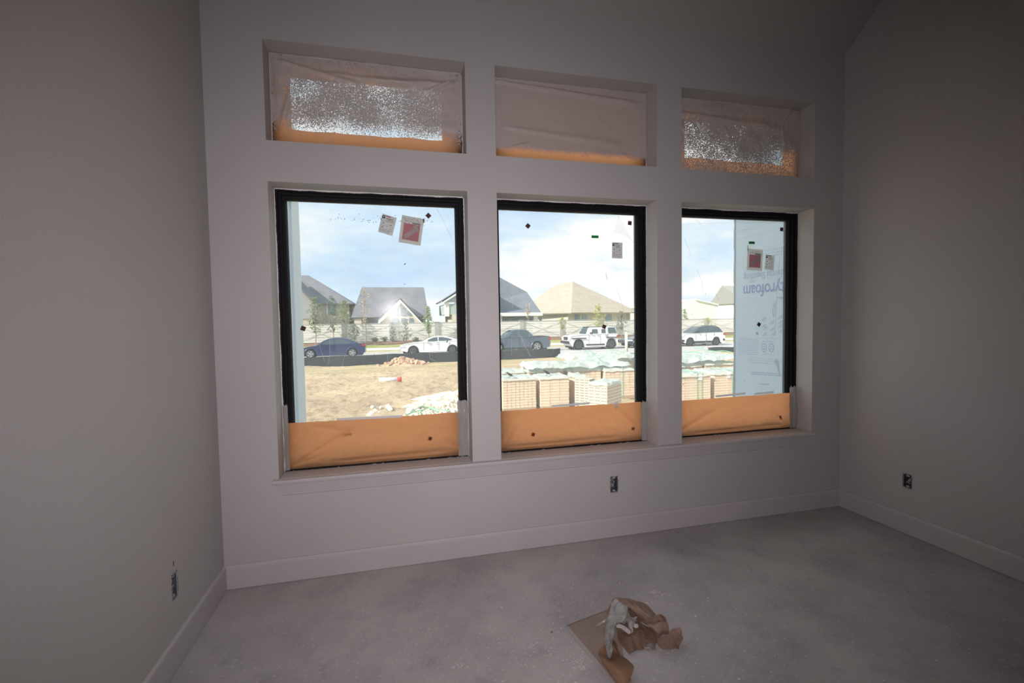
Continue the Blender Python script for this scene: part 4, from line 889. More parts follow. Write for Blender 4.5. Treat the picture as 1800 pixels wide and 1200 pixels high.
    for (nm, x0, x1, y0, y1, za, zb2, mt) in extras.get('boxes', ()):
        o = MB().box(x0, x1, y0, y1, za, zb2).build(nm, mt, r); bevel(o, .02, 2)
    return r
def paint(name, c, coat=.6): return mat(name, c, .3, .5, coat=coat)
CY = 33.2
def fx(px, y_=CY): return at(px, 620, y_).x
# dark blue sedan
sed_body = [(0, .42), (.03, .58), (.12, .68), (.5, .80), (1.05, .90), (1.35, .935), (2.6, .96), (3.6, .99), (4.2, 1.02), (4.55, 1.03), (4.68, .99), (4.70, .80), (4.68, .5)]
sed_top = [(1.10, .86), (1.35, .98), (1.75, 1.24), (2.1, 1.39), (2.5, 1.45), (2.9, 1.44), (3.3, 1.37), (3.75, 1.22), (4.15, 1.06), (4.30, .97), (4.2, .86)]
sed_win = [[(1.62, 1.00), (1.80, 1.14), (2.12, 1.31), (2.42, 1.375), (2.46, 1.375), (2.50, 1.01)], [(2.56, 1.01), (2.53, 1.375), (2.9, 1.365), (3.25, 1.295), (3.62, 1.14), (3.72, 1.06), (3.5, 1.03)]]
sx = {'screens': [(1, 4, 'windscreen'), (6, 9, 'rear_window')], 'seams': [(1.50, .35, .95), (2.53, .30, .98), (3.45, .55, 1.0)], 'handles': (2.38, 3.32), 'hz': .86, 'mirror': (1.62, .98)}
car('dark blue sedan parked at the far left, seen through the left window', 0, fx(643)-4.70, 4.70, 1.85, 0, sed_body, (.88, 3.75), .34, sed_top, (.86, .62), sed_win, paint('dark_blue_paint', (.012, .022, .09)), [('head_lamp', .10, .42, .62, .70, M_head), ('tail_lamp', 4.42, 4.71, .84, .95, M_tail)], sx, y=CY)
# white fastback
wb_body = [(0, .42), (.02, .60), (.10, .70), (.45, .84), (1.1, .93), (1.5, .95), (2.8, .97), (3.7, 1.02), (4.35, 1.06), (4.75, 1.05), (4.88, .98), (4.92, .78), (4.90, .48)]
wt = [(1.35, .88), (1.60, .98), (2.0, 1.20), (2.4, 1.36), (2.85, 1.42), (3.25, 1.40), (3.7, 1.31), (4.15, 1.18), (4.55, 1.06), (4.4, .9)]
ww = [[(1.95, 1.01), (2.15, 1.16), (2.5, 1.30), (2.84, 1.345), (2.86, 1.02)], [(2.92, 1.02), (2.90, 1.345), (3.25, 1.33), (3.65, 1.25), (4.0, 1.12), (3.8, 1.05)]]
wx_ = {'screens': [(1, 4, 'windscreen'), (6, 8, 'rear_window')], 'seams': [(1.75, .35, .95), (2.89, .30, .98), (3.75, .6, 1.0)], 'handles': (2.70, 3.6), 'hz': .87, 'mirror': (1.98, .98)}
M_wp = paint('white_paint', (.80, .80, .80))
car('white fastback sedan behind the dirt mound in the left window', 0, fx(703), 4.92, 1.90, 0, wb_body, (.98, 3.93), .35, wt, (.88, .62), ww, M_wp, [('head_lamp', .06, .40, .64, .72, M_head), ('tail_lamp', 4.70, 4.93, .84, .93, M_tail)], wx_, y=CY, rim=M_rimd)
# grey-blue pickup
pb_ = [(0, .50), (.02, .82), (.10, .98), (.5, 1.06), (1.25, 1.12), (1.45, 1.14), (3.35, 1.16), (3.7, 1.18), (5.2, 1.20), (5.30, 1.16), (5.33, .62), (5.30, .55)]
pt_ = [(1.30, 1.08), (1.50, 1.18), (1.95, 1.55), (2.25, 1.73), (2.6, 1.79), (3.2, 1.78), (3.50, 1.70), (3.80, 1.40), (3.98, 1.20), (3.9, 1.08)]
pw = [[(1.80, 1.20), (2.02, 1.44), (2.32, 1.66), (2.66, 1.70), (2.66, 1.19)], [(2.80, 1.19), (2.80, 1.70), (3.18, 1.69), (3.42, 1.62), (3.52, 1.45), (3.50, 1.20)]]
M_pp = paint('slate_blue_paint', (.075, .105, .155))
px2 = {'screens': [(1, 4, 'windscreen')], 'seams': [(1.62, .5, 1.14), (2.73, .45, 1.17), (3.60, .5, 1.17), (3.9, .5, 1.19)], 'handles': (2.56, 3.42), 'hz': 1.0, 'mirror': (1.85, 1.20), 'boxes': [('bumper', 5.28, 5.38, -.9, .9, .52, .66, M_trimb), ('sill_trim', 1.35, 3.65, -1.0, -.92, .28, .36, M_trimb), ('bed_floor', 3.98, 5.2, -.8, .8, 1.195, 1.21, M_trimb)]}
car('grey-blue crew cab pickup at the left of the middle window', 0, fx(968)-5.33, 5.33, 1.98, 0, pb_, (1.02, 4.20), .40, pt_, (.92, .70), pw, M_pp, [('head_lamp', .05, .35, .86, .97, M_head), ('tail_lamp', 5.20, 5.345, .90, 1.12, M_tail)], px2, y=CY)
# white off-roader
jb = [(0, .62), (.0, .80), (.12, 1.12), (.20, 1.16), (1.35, 1.24), (1.55, 1.26), (4.25, 1.26), (4.30, 1.20), (4.30, .62)]
jt = [(1.45, 1.20), (1.52, 1.28), (1.75, 1.76), (1.85, 1.83), (4.12, 1.84), (4.22, 1.78), (4.28, 1.26), (4.25, 1.20)]
jw = [[(1.98, 1.30), (2.08, 1.68), (2.55, 1.68), (2.58, 1.30)], [(2.88, 1.32), (2.90, 1.68), (3.28, 1.68), (3.28, 1.32)]]
jx = {'screens': [(1, 3, 'windscreen')], 'seams': [(1.72, .5, 1.24), (2.72, .45, 1.70), (3.40, .75, 1.70)], 'handles': (2.55, 3.24), 'hz': 1.12, 'hm': M_trimb, 'mirror': (1.85, 1.30), 'mm': M_trimb,
 'boxes': [('front_bumper', -.14, .10, -.85, .85, .52, .74, M_trimb), ('front_fender', .20, 1.45, -1.02, -.80, .92, .99, M_trimb), ('rear_fender', 3.25, 4.25, -1.02, -.80, .94, 1.01, M_trimb), ('side_step', 1.45, 3.10, -.98, -.84, .36, .46, M_trimb), ('rear_bumper', 4.28, 4.44, -.85, .85, .55, .74, M_trimb),
  ('roof_panel', 1.80, 3.45, -.66, .66, 1.83, 1.875, M_trimb), ('grille', -.02, .02, -.45, .45, .80, 1.08, M_trimb)]}
jc = car('white boxy off-roader with dark rear side window in the middle window', 0, fx(999)+.12, 4.30, 1.88, 0, jb, (.80, 3.72), .42, jt, (.84, .70), jw, M_wp, [('head_lamp', -.01, .06, .88, 1.02, M_head), ('tail_lamp', 4.22, 4.32, .95, 1.15, M_tail)], jx, y=CY, rim=M_rimd)
zb_, zt2 = 1.20, 1.84
o = MB(); kk = (.84-.70)/(zt2-zb_)
for s in (-1, 1): o.add([(3.50, s*(.84-(1.30-zb_)*kk+.012), 1.30), (3.50, s*(.84-(1.80-zb_)*kk+.012), 1.80), (4.14, s*(.84-(1.80-zb_)*kk+.012), 1.80), (4.25, s*(.84-(1.30-zb_)*kk+.012), 1.30)], [(0, 1, 2, 3)])
o.build('rear_side_window', M_cg, jc)
MB().lathe([(.001, -.12), (.30, -.12), (.38, -.10), (.38, .10), (.001, .12)], 24, Matrix.Translation((4.42, 0, 1.05)) @ Matrix.Rotation(math.pi/2, 4, 'Z')).build('spare_wheel', M_tyre, jc, True)
# white crossover, right window
sb_ = [(0, .50), (.02, .80), (.12, 1.0), (.4, 1.06), (1.15, 1.12), (1.35, 1.14), (3.9, 1.18), (4.25, 1.14), (4.36, .95), (4.38, .55)]
st_ = [(1.05, 1.06), (1.25, 1.16), (1.70, 1.50), (2.05, 1.68), (2.4, 1.73), (3.5, 1.73), (3.85, 1.68), (4.12, 1.40), (4.25, 1.16), (4.15, 1.06)]
sw = [[(1.52, 1.18), (1.85, 1.46), (2.15, 1.62), (2.42, 1.66), (2.42, 1.17)], [(2.5, 1.17), (2.5, 1.66), (3.25, 1.66), (3.25, 1.18)], [(3.33, 1.18), (3.33, 1.65), (3.7, 1.63), (3.98, 1.38), (4.02, 1.20)]]
sxx = {'screens': [(1, 3, 'windscreen'), (6, 8, 'rear_window')], 'seams': [(1.42, .5, 1.12), (2.46, .45, 1.15), (3.30, .5, 1.15)], 'handles': (2.30, 3.15), 'hz': 1.0, 'mirror': (1.60, 1.16), 'mm': M_trimb,
 'boxes': [('sill_trim', 1.25, 3.2, -.95, -.88, .26, .44, M_trimb), ('front_trim', -.02, .3, -.93, .93, .40, .58, M_trimb), ('grille', -.03, .05, -.6, .6, .72, .90, M_trimb), ('roof_rail', 2.1, 3.7, -.66, -.62, 1.74, 1.78, M_trimb), ('rear_trim', 4.2, 4.42, -.93, .93, .40, .60, M_trimb)]}
car('white crossover with dark roof in the right window', 0, fx(1200)-.1, 4.38, 1.88, 0, sb_, (.86, 3.50), .37, st_, (.86, .66), sw, M_wp, [('head_lamp', .0, .25, .88, .98, M_head), ('tail_lamp', 4.22, 4.38, .92, 1.08, M_tail)], sxx, y=CY, rim=M_rimd, roofmat=paint('charcoal_roof', (.06, .07, .08)))
# dark car mostly hidden at the right edge of the middle window
car('dark sedan nose at the right edge of the middle window', 0, fx(1104), 4.70, 1.85, 0, sed_body, (.88, 3.75), .34, sed_top, (.86, .62), sed_win, paint('charcoal_paint', (.05, .06, .075)), [('head_lamp', .02, .45, .60, .72, M_head), ('tail_lamp', 4.42, 4.71, .84, .95, M_tail)], sx, y=CY)

# ------------------------------------------------------------------ fence of pale masonry
M_fence = mat('pale_fence_panel', (.68, .67, .62), .9, .1, var=(.73, .72, .67), scale=1.5, detail=6); M_fpost = mat('grey_fence_column', (.38, .39, .38), .9, .1, var=(.44, .44, .42), scale=3)
M_brace = mat('grey_brace', (.50, .50, .48), .8)
fr = empty('masonry_fence', (0, YFN, ZF)); tag(fr, 'long pale block fence with grey columns behind the parked cars', 'fence')
colx = [at(x, 590, YFN).x for x in (480, 605, 690, 768, 900, 978, 1058, 1150, 1225)]
bay = (colx[2]-colx[1]+colx[3]-colx[2])/2
colx = [colx[1]+bay*k for k in range(-3, 16)]
ztopf = lambda x: 1.52 if x < 20 else 1.40
block = MB().box(-.5, .5, -.04, .04, -.5, .5).build('b', M_fence); bme_ = block.data; bpy.data.objects.remove(block)
for i, x in enumerate(colx):
    zt = ztopf(x)+.05
    cc = MB().box(x-.20, x+.20, YFN-.16, YFN+.16, ZF-.1, zt).box(x-.24, x+.24, YFN-.20, YFN+.20, zt, zt+.05).build('fence_column', M_fpost, fr); cc.matrix_parent_inverse = Matrix.Translation(-Vector((0, YFN, ZF)))
    if i == len(colx)-1: break
    x1 = colx[i+1]; x0 = x; rows = 7; h = ztopf(x)-ZF; dz = h/rows
    for j in range(rows):
        o = bpy.data.objects.new('fence_plank', bme_); sc.collection.objects.link(o); o.parent = fr
        o.location = ((x0+x1)/2, (0.012 if j % 2 else -.012), dz*(j+.5)); o.scale = (x1-x0-.38, 1, dz-.02)
    bx = MB()
    for (za, zb2) in ((.15, h-.15), (h-.15, .15)): bx.tube([(x0+.3, -.09, za), (x1-.3, -.09, zb2)], .014, 5)
    bx.build('cross_brace', M_brace, fr)
    MB().box(x0, x1, -.09, .09, h, h+.05).build('fence_cap', M_fpost, fr)

# ------------------------------------------------------------------ houses behind the fence
M_rg = mat('grey_shingle_roof', (.16, .165, .185), .9, .1, var=(.20, .205, .225), scale=1.2, detail=8); M_rt = mat('tan_shingle_roof', (.40, .35, .28), .9, .1, var=(.46, .41, .33), scale=1.2, detail=8)
M_rb = mat('blue_grey_shingle_roof', (.15, .175, .21), .9, .1, var=(.19, .215, .25), scale=1.2, detail=8)
M_sg = mat('grey_siding', (.36, .36, .37), .8, .1); M_st = mat('cream_stucco', (.66, .60, .50), .9, .1, var=(.60, .55, .47), scale=2); M_swt = mat('white_siding', (.80, .80, .78), .8, .1)
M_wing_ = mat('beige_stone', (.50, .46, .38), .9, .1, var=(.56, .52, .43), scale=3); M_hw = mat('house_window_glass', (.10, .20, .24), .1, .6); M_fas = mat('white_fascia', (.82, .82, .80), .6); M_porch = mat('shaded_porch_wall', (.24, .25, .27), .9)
M_sage = mat('sage_siding', (.42, .50, .46), .8, .1)
def house(label, base, parts):
    r = empty('house', base); tag(r, label, 'house', 'houses behind the fence')
    for (nm, V, Fs, mt) in parts:
        o = mesh(nm, V, Fs, mt); child(o, r)
        if nm == 'roof': s2 = o.modifiers.new('s', 'SOLIDIFY'); s2.thickness = .15
    return r
def boxp(nm, x0, x1, y0, y1, z0, z1, mt):
    b = MB().box(x0, x1, y0, y1, z0, z1); return (nm, b.v, b.f, mt)
def hip(x0, x1, y0, y1, ze, ra, rb, mt):
    ra, rb = Vector(ra), Vector(rb); V = [(x0, y0, ze), (x1, y0, ze), (x1, y1, ze), (x0, y1, ze), ra, rb]
    return ('roof', V, [(0, 1, 5, 4), (1, 2, 5), (2, 3, 4, 5), (3, 0, 4)], mt)
# A: left house, grey hip roof
YA = 52.0; e1 = at(621, 533, YA); ridge = at(543, 484, YA+6); zA = e1.z; gA = ZF
pA = [hip(e1.x-22, e1.x, YA, YA+14, zA, (e1.x-14, YA+6, ridge.z+.2), (ridge.x, YA+6, ridge.z), M_rg), boxp('wall', e1.x-21.5, e1.x-.5, YA+.5, YA+13.5, gA, zA+.02, M_wing_)]
wa, wb2 = at(576, 536, YA+.4), at(591, 552, YA+.4); pA += [boxp('window', wa.x, wb2.x, YA+.40, YA+.52, wb2.z, wa.z, M_hw), boxp('window_frame', wa.x-.12, wa.x, YA+.36, YA+.52, wb2.z-.1, wa.z+.1, M_fas)]
g1, g2, g3, g4 = at(500, 480, YA-3), at(543, 523, YA-3), at(549, 560, YA-3), at(500, 560, YA-3)
pA += [('gable_wall', [g1, g2, (g3.x, YA-3, g2.z-.3), g3, g4], [(0, 1, 2, 3, 4)], M_sg), ('gable_side', [(g3.x, YA-3, g2.z-.3), (g3.x, YA+1, g2.z-.3), (g3.x, YA+1, gA), (g3.x, YA-3, gA)], [(0, 1, 2, 3)], M_sg)]
pA += [boxp('wall', g3.x-9, g3.x, YA-2.9, YA+1, gA, g3.z+.05, M_wing_)]
r1, r2_ = at(503, 478, YA-3.4), at(547, 526, YA-3.4); pA.append(('roof', [r1, r2_, (r2_.x, YA+3, r2_.z), (r1.x, YA+3, r1.z)], [(0, 1, 2, 3)], M_rg))
house('grey-roofed house with a teal window at the left of the left window', (e1.x-10, YA, gA), pA)
# B: steep roof with a bright timber gable
YB = 50.0; bl, br_ = at(617, 556, YB), at(754, 558, YB); rl, rr_ = at(636, 505.5, YB+4), at(745, 504, YB+4); zB = (bl.z+br_.z)/2
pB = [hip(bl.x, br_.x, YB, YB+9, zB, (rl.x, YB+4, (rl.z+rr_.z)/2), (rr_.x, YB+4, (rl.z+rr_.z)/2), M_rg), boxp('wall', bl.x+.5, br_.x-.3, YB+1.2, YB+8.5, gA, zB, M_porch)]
q0, q1 = at(656, 557, YB+1.1), at(672, 569, YB+1.1); q2 = at(622, 556, YB+.6), at(636, 569, YB+.6)
pB += [boxp('window', q0.x, q1.x, YB+1.1, YB+1.25, q1.z, q0.z-.1, M_hw), boxp('porch_pier', bl.x+.3, q2[1].x, YB+.2, YB+1.2, gA, zB-.05, M_st)]
ap, gl, gr = at(705, 527, YB-1), at(671, 560, YB-1), at(739, 563, YB-1); gb = gA
pB.append(('gable_wall', [ap, (gr.x, YB-1, gr.z), (gr.x, YB-1, gb), (gl.x, YB-1, gb), (gl.x, YB-1, gl.z)], [(0, 1, 2, 3, 4)], M_st))
for (x0, y0, x1, y1) in ((691, 541, 701, 555), (704, 536, 714, 555), (716, 545, 724, 555), (692, 559, 701, 569), (705, 559, 713, 569), (719, 559, 727, 569)):
    c0, c1_ = at(x0, y0, YB-1.05), at(x1, y1, YB-1.05); cxm = (c0.x+c1_.x)/2
    lim = lambda X: ap.z - .45 - abs(X-ap.x)*((ap.z-gl.z)/(ap.x-gl.x))
    V = [(c0.x, YB-1.06, c1_.z), (c1_.x, YB-1.06, c1_.z), (c1_.x, YB-1.06, min(c0.z, max(c1_.z+.1, lim(c1_.x)))), (c0.x, YB-1.06, min(c0.z, max(c1_.z+.1, lim(c0.x))))]
    pB.append(('window', V, [(0, 1, 2, 3)], M_hw))
rk = MB()
for (A_, B_) in ((ap, gl), (ap, gr)):
    d_ = (B_-A_).normalized(); e5 = B_+d_*.5; rk.add([(A_.x, YB-1.35, A_.z+.12), (e5.x, YB-1.35, e5.z+.12), (e5.x, YB-1.35, e5.z-.28), (A_.x, YB-1.35, A_.z-.32), (A_.x, YB-1.0, A_.z+.12), (e5.x, YB-1.0, e5.z+.12), (e5.x, YB-1.0, e5.z-.28), (A_.x, YB-1.0, A_.z-.32)], [(0, 1, 2, 3), (0, 4, 5, 1), (2, 6, 7, 3), (1, 5, 6, 2)])
pB.append(('rake_board', rk.v, rk.f, M_fas))
for (A_, B_) in ((ap, gl), (ap, gr)):
    d_ = (B_-A_).normalized(); e5 = B_+d_*.5; pB.append(('roof', [(A_.x, YB-1.35, A_.z+.14), (e5.x, YB-1.35, e5.z+.14), (e5.x, YB+2.5, e5.z+.14), (A_.x, YB+2.5, A_.z+.14)], [(0, 1, 2, 3)], M_rg))
house('house with steep grey roof and a bright glazed gable in the left window', ((bl.x+br_.x)/2, YB, gA), pB)
# C: blue-grey roofed house between the left and middle windows
YC = 49.0; cl, cr_ = at(800, 551, YC), at(952, 550.5, YC); pk1, pk2 = at(846, 470, YC+6), at(934, 517, YC+3)
zC = (cl.z+cr_.z)/2
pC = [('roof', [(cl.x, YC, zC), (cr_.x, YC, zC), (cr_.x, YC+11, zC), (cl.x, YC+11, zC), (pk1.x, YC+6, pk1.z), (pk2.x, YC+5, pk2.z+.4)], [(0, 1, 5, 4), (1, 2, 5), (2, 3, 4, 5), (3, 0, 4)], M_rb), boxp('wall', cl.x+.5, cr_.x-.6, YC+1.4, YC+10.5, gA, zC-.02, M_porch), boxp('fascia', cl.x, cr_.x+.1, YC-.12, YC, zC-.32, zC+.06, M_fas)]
for (x0, x1) in ((877, 882), (938, 945)):
    a_, b2 = at(x0, 560, YC+.4), at(x1, 560, YC+.4); pC.append(boxp('porch_column', a_.x, b2.x, YC+.3, YC+.7, gA, zC-.3, M_fas))
for (x0, x1) in ((891, 904), (912, 924), (948, 952)):
    a_, b2 = at(x0, 560, YC+1.4), at(x1, 560, YC+1.4); pC.append(boxp('window', a_.x, b2.x, YC+1.32, YC+1.42, gA+.8, zC-.5, M_hw))
w0, w1_ = at(781, 534, YC-1), at(860, 560, YC-1); wt_ = at(812, 512, YC-1)
pC += [boxp('wing_wall_upper', w0.x+.1, w1_.x, YC-1, YC+6, at(790, 553, YC-1).z, at(790, 534, YC-1).z, M_sage), boxp('wing_wall_lower', w0.x+.8, w1_.x, YC-1.05, YC+6, gA, at(790, 553, YC-1).z, M_st), boxp('corner_trim', w0.x, w0.x+.5, YC-1.08, YC-.9, at(782, 556, YC-1).z, at(782, 531, YC-1).z, M_fas)]
k0, k1, k2 = at(776, 531, YC-1.3), at(850, 484, YC-1.3), at(924, 531, YC-1.3)
pC.append(('gable_wall', [(k0.x+.4, YC-1, k0.z), (k1.x, YC-1, k0.z), (k1.x, YC-1, k1.z-.3)], [(0, 1, 2)], M_sage))
pC.append(('rake_board', [(k0.x, YC-1.3, k0.z-.2), (k1.x, YC-1.3, k1.z-.2), (k1.x, YC-1.3, k1.z+.12), (k0.x, YC-1.3, k0.z+.12)], [(0, 1, 2, 3)], M_fas))
pC.append(('roof', [(k0.x, YC-1.3, k0.z+.14), (k1.x, YC-1.3, k1.z+.14), (k1.x, YC+6, k1.z+.14), (k0.x, YC+6, k0.z+.14)], [(0, 1, 2, 3)], M_rb))
house('house with blue-grey roof and white fascia behind the pickup', ((cl.x+cr_.x)/2, YC, gA), pC)
# D: tan hip roof, corner towards us
YD = 56.0; cn = at(1004, 552, YD); lf = at(905, 556, YD+8); rg_ = at(1124, 547, YD+5); pk = at(1007, 494.5, YD+11); pl2 = at(975, 501, YD+12)
zD = at(1004, 549, YD).z
bk = Vector((lf.x+rg_.x-cn.x, YD+18, 0))
pD = [('roof', [(cn.x, YD, zD), (rg_.x, YD+5, zD), (bk.x, bk.y, zD), (lf.x, YD+8, zD-.0), (pk.x, YD+11, pk.z), (pl2.x, YD+12, pl2.z)], [(0, 1, 4), (1, 2, 4), (2, 3, 5, 4), (3, 0, 4, 5)], M_rt)]
def wallseg(A_, B_, z0, z1, mt, nm='wall'): return (nm, [(A_[0], A_[1], z0), (B_[0], B_[1], z0), (B_[0], B_[1], z1), (A_[0], A_[1], z1)], [(0, 1, 2, 3)], mt)
off = Vector((0, 1.0, 0)); cW, rW, lW, bW = Vector((cn.x, YD+1.2, 0)), Vector((rg_.x-1, YD+6, 0)), Vector((lf.x+1, YD+9, 0)), Vector((bk.x, bk.y-1, 0))
pD += [wallseg(cW, rW, gA, zD+.3, M_wing_), wallseg(lW, cW, gA, zD+.3, M_st), wallseg(rW, bW, gA, zD+.3, M_wing_), wallseg(bW, lW, gA, zD+.3, M_wing_)]
for s0, s1 in ((.10, .17), (.21, .28), (.58, .68)):
    p_, q_ = cW.lerp(rW, s0)-Vector((0, .08, 0)), cW.lerp(rW, s1)-Vector((0, .08, 0)); pD.append(wallseg(p_, q_, gA+1.0, zD-.3, M_hw, 'window'))
house('house with tan hip roof behind the white off-roader', (cn.x, YD, gA), pD)
# E: low pale roofed house in the right window, and a bright white gable behind
YE = 58.0; el, er = at(1262, 531.5, YE), at(1420, 527, YE); el.x = at(1247, 531, YE+9).x; pe = at(1269, 502, YE+5)
pE = [hip(el.x, er.x, YE, YE+9, el.z, (pe.x, YE+5, pe.z), (er.x-7, YE+5, pe.z), mat('pale_grey_roof', (.34, .345, .33), .9)), boxp('wall', el.x+.3, er.x-.5, YE+.4, YE+8.5, gA, el.z, M_swt)]
house('pale grey roofed white house in the right window', (el.x+6, YE, gA), pE)
YG_ = 54.0; f0, f1, f2, f3 = at(1190, 529.5, YG_), at(1222, 526, YG_), at(1262, 535, YG_), at(1190, 562, YG_)
pF = [('gable_wall', [f0, f1, f2, (f2.x, YG_, gA), (f0.x, YG_, gA)], [(0, 1, 2, 3, 4)], M_swt), boxp('wall', f0.x-3, f2.x, YG_+.02, YG_+6, gA, f2.z, M_swt), ('roof', [(f1.x, YG_-.2, f1.z+.05), (f2.x, YG_-.2, f2.z+.05), (f2.x, YG_+6, f2.z+.05), (f1.x, YG_+6, f1.z+.05)], [(0, 1, 2, 3)], M_fas)]
house('bright white gable-fronted building at the left of the right window', (f1.x, YG_, gA), pF)
YH = 78.0; s0, s1 = at(1096, 536, YH), at(1165, 568, YH)
house('white walled house at the right edge of the middle window', (s0.x+3, YH, gA), [boxp('wall', s0.x, s1.x, YH, YH+8, gA, s0.z-.4, M_swt), ('roof', [(s0.x-.5, YH-.5, s0.z-.5), (s1.x+.5, YH-.5, s0.z-.5), (s1.x, YH+4, s0.z+.2), (s0.x, YH+4, s0.z+.2)], [(0, 1, 2, 3)], M_fas)])

# ------------------------------------------------------------------ street trees and shrubs
M_leafs = {}
def leafm(name, c):
    if name not in M_leafs: M_leafs[name] = mat(name, c, .8, .1, trans=(.35, tuple(min(1, q*1.5) for q in c)))
    return M_leafs[name]
M_bark = mat('sapling_bark', (.28, .24, .19), .9)
def tree(px, ytop, ybot, Y, wpx, n, mt, label, zg, grp='young trees along the fence', shape=1.0, cat='tree', nm='young_tree'):
    p = at(px, ytop, Y); hb_ = at(px, ybot, Y).z; x0 = p.x; H = p.z; wd = (at(px+wpx/2, 560, Y).x-at(px-wpx/2, 560, Y).x)/2
    r = empty(nm, (x0, Y, zg)); tag(r, label, cat, grp); rn = random.Random(int(px*7+Y)); h = H-zg
    tr = MB(); P = [(0, 0, 0)] + [(.05*math.sin(k*1.3), .04*math.cos(k), h*.9*k/5) for k in range(1, 6)]
    tr.tube(P, [.05*(1-.14*k) for k in range(6)], 6)
    for k in range(10):
        z = (hb_-zg)+(H-hb_)*rn.uniform(0, .75); a_ = rn.uniform(0, 6.28); l = wd*.7
        tr.tube([(0, 0, z), (l*.5*math.cos(a_), l*.5*math.sin(a_), z+.25*l), (l*math.cos(a_), l*math.sin(a_), z+.6*l)], [.018, .012, .005], 4)
    tr.build('trunk', M_bark, r)
    b = MB()
    for k in range(n):
        q = rn.random(); zz_ = (hb_-zg)+(H-hb_)*q; a0_ = rn.uniform(0, 6.28); rad = wd*(math.sin(math.pi*(.12+.80*q))**shape)*math.sqrt(rn.random())*(.85+1.3*noise.noise(Vector((q*7, px, 2*math.cos(a0_))))); a_ = a0_
        c = Vector((rad*math.cos(a_), rad*math.sin(a_)*.55, zz_)); s = rn.uniform(.035, .11); u = Vector((rn.gauss(0, 1), rn.gauss(0, 1), rn.gauss(0, .6))).normalized(); v_ = u.orthogonal().normalized()
        b.add([c-u*s*1.5, c-v_*s*.6, c+u*s*1.5, c+v_*s*.6], [(0, 1, 2, 3)])
    tag(b.build('foliage', mt, r), kind='stuff')
ol = leafm('olive_leaves', (.26, .29, .16)); dk = leafm('dark_green_leaves', (.16, .19, .13)); yl = leafm('yellow_green_leaves', (.42, .44, .14)); au = leafm('autumn_leaves', (.46, .38, .26)); bl_ = leafm('bright_green_leaves', (.24, .32, .15))
T = ((552, 522, 585, 40.7, 34, 420, ol, 'olive-green young tree nearest the left foam board'), (583, 520, 583, 40.7, 26, 260, dk, 'dark sparse young tree behind the blue sedan roof'), (604, 528, 572, 43.2, 34, 420, ol, 'broad olive tree behind the fence right of the teal window'),
     (640, 503, 570, 40.7, 20, 130, au, 'thin autumn-coloured young tree in front of the steep roof'), (622, 568, 596, 40.7, 22, 150, dk, 'low dark young tree against the fence behind the blue sedan'), (689, 566, 600, 40.7, 12, 100, dk, 'slim dark young tree below the glazed gable'), (713, 560, 598, 40.7, 22, 170, dk, 'sparse dark young tree under the glazed gable'), (752, 538, 586, 40.7, 19, 400, bl_, 'bright green conical young tree right of the glazed gable'),
     (928, 528, 560, 43.4, 14, 90, au, 'thin autumn tree in front of the blue-grey roof'), (988, 558, 578, 40.7, 18, 110, yl, 'small yellowish tree just above the fence in the middle window'), (1052, 533, 592, 40.7, 24, 430, yl, 'yellow-green young tree behind the white off-roader'), (1092, 546, 578, 40.7, 18, 200, dk, 'small dark green tree at the right of the middle window'),
     (1203, 543, 570, 43.2, 20, 220, bl_, 'small bright green tree at the left edge of the right window'), (1244, 558, 592, 40.7, 26, 200, yl, 'yellow-green young tree behind the white crossover'))
for (px, yt, yb, Y, wpx, n, mt, lab) in T: tree(px, yt, yb, Y, wpx, n, mt, lab, ZF-.05 if Y < 42 else ZF)
for (px, Y, lab) in ((676, 40.5, 'low shrub in the mulch bed left of the gable'), (659, 40.5, 'low shrub in the mulch bed behind the sedan roof'), (731, 40.5, 'low shrub in the mulch bed left of the white fastback')):
    tree(px, 593, 600, Y, 14, 120, dk, lab, ZF-.2, 'shrubs in the mulch bed', .5, 'shrub', 'shrub')
# bare white marker post beside the off-roader
p = at(1101, 590, 27.0); MBp = MB().tube([(p.x, 27.0, -.9), (p.x, 27.0, at(1101, 585, 27).z)], .10, 10).build('marker_post', mat('pale_post', (.62, .66, .58), .7), None, True); tag(MBp, 'pale upright post by the street right of the white off-roader', 'post')

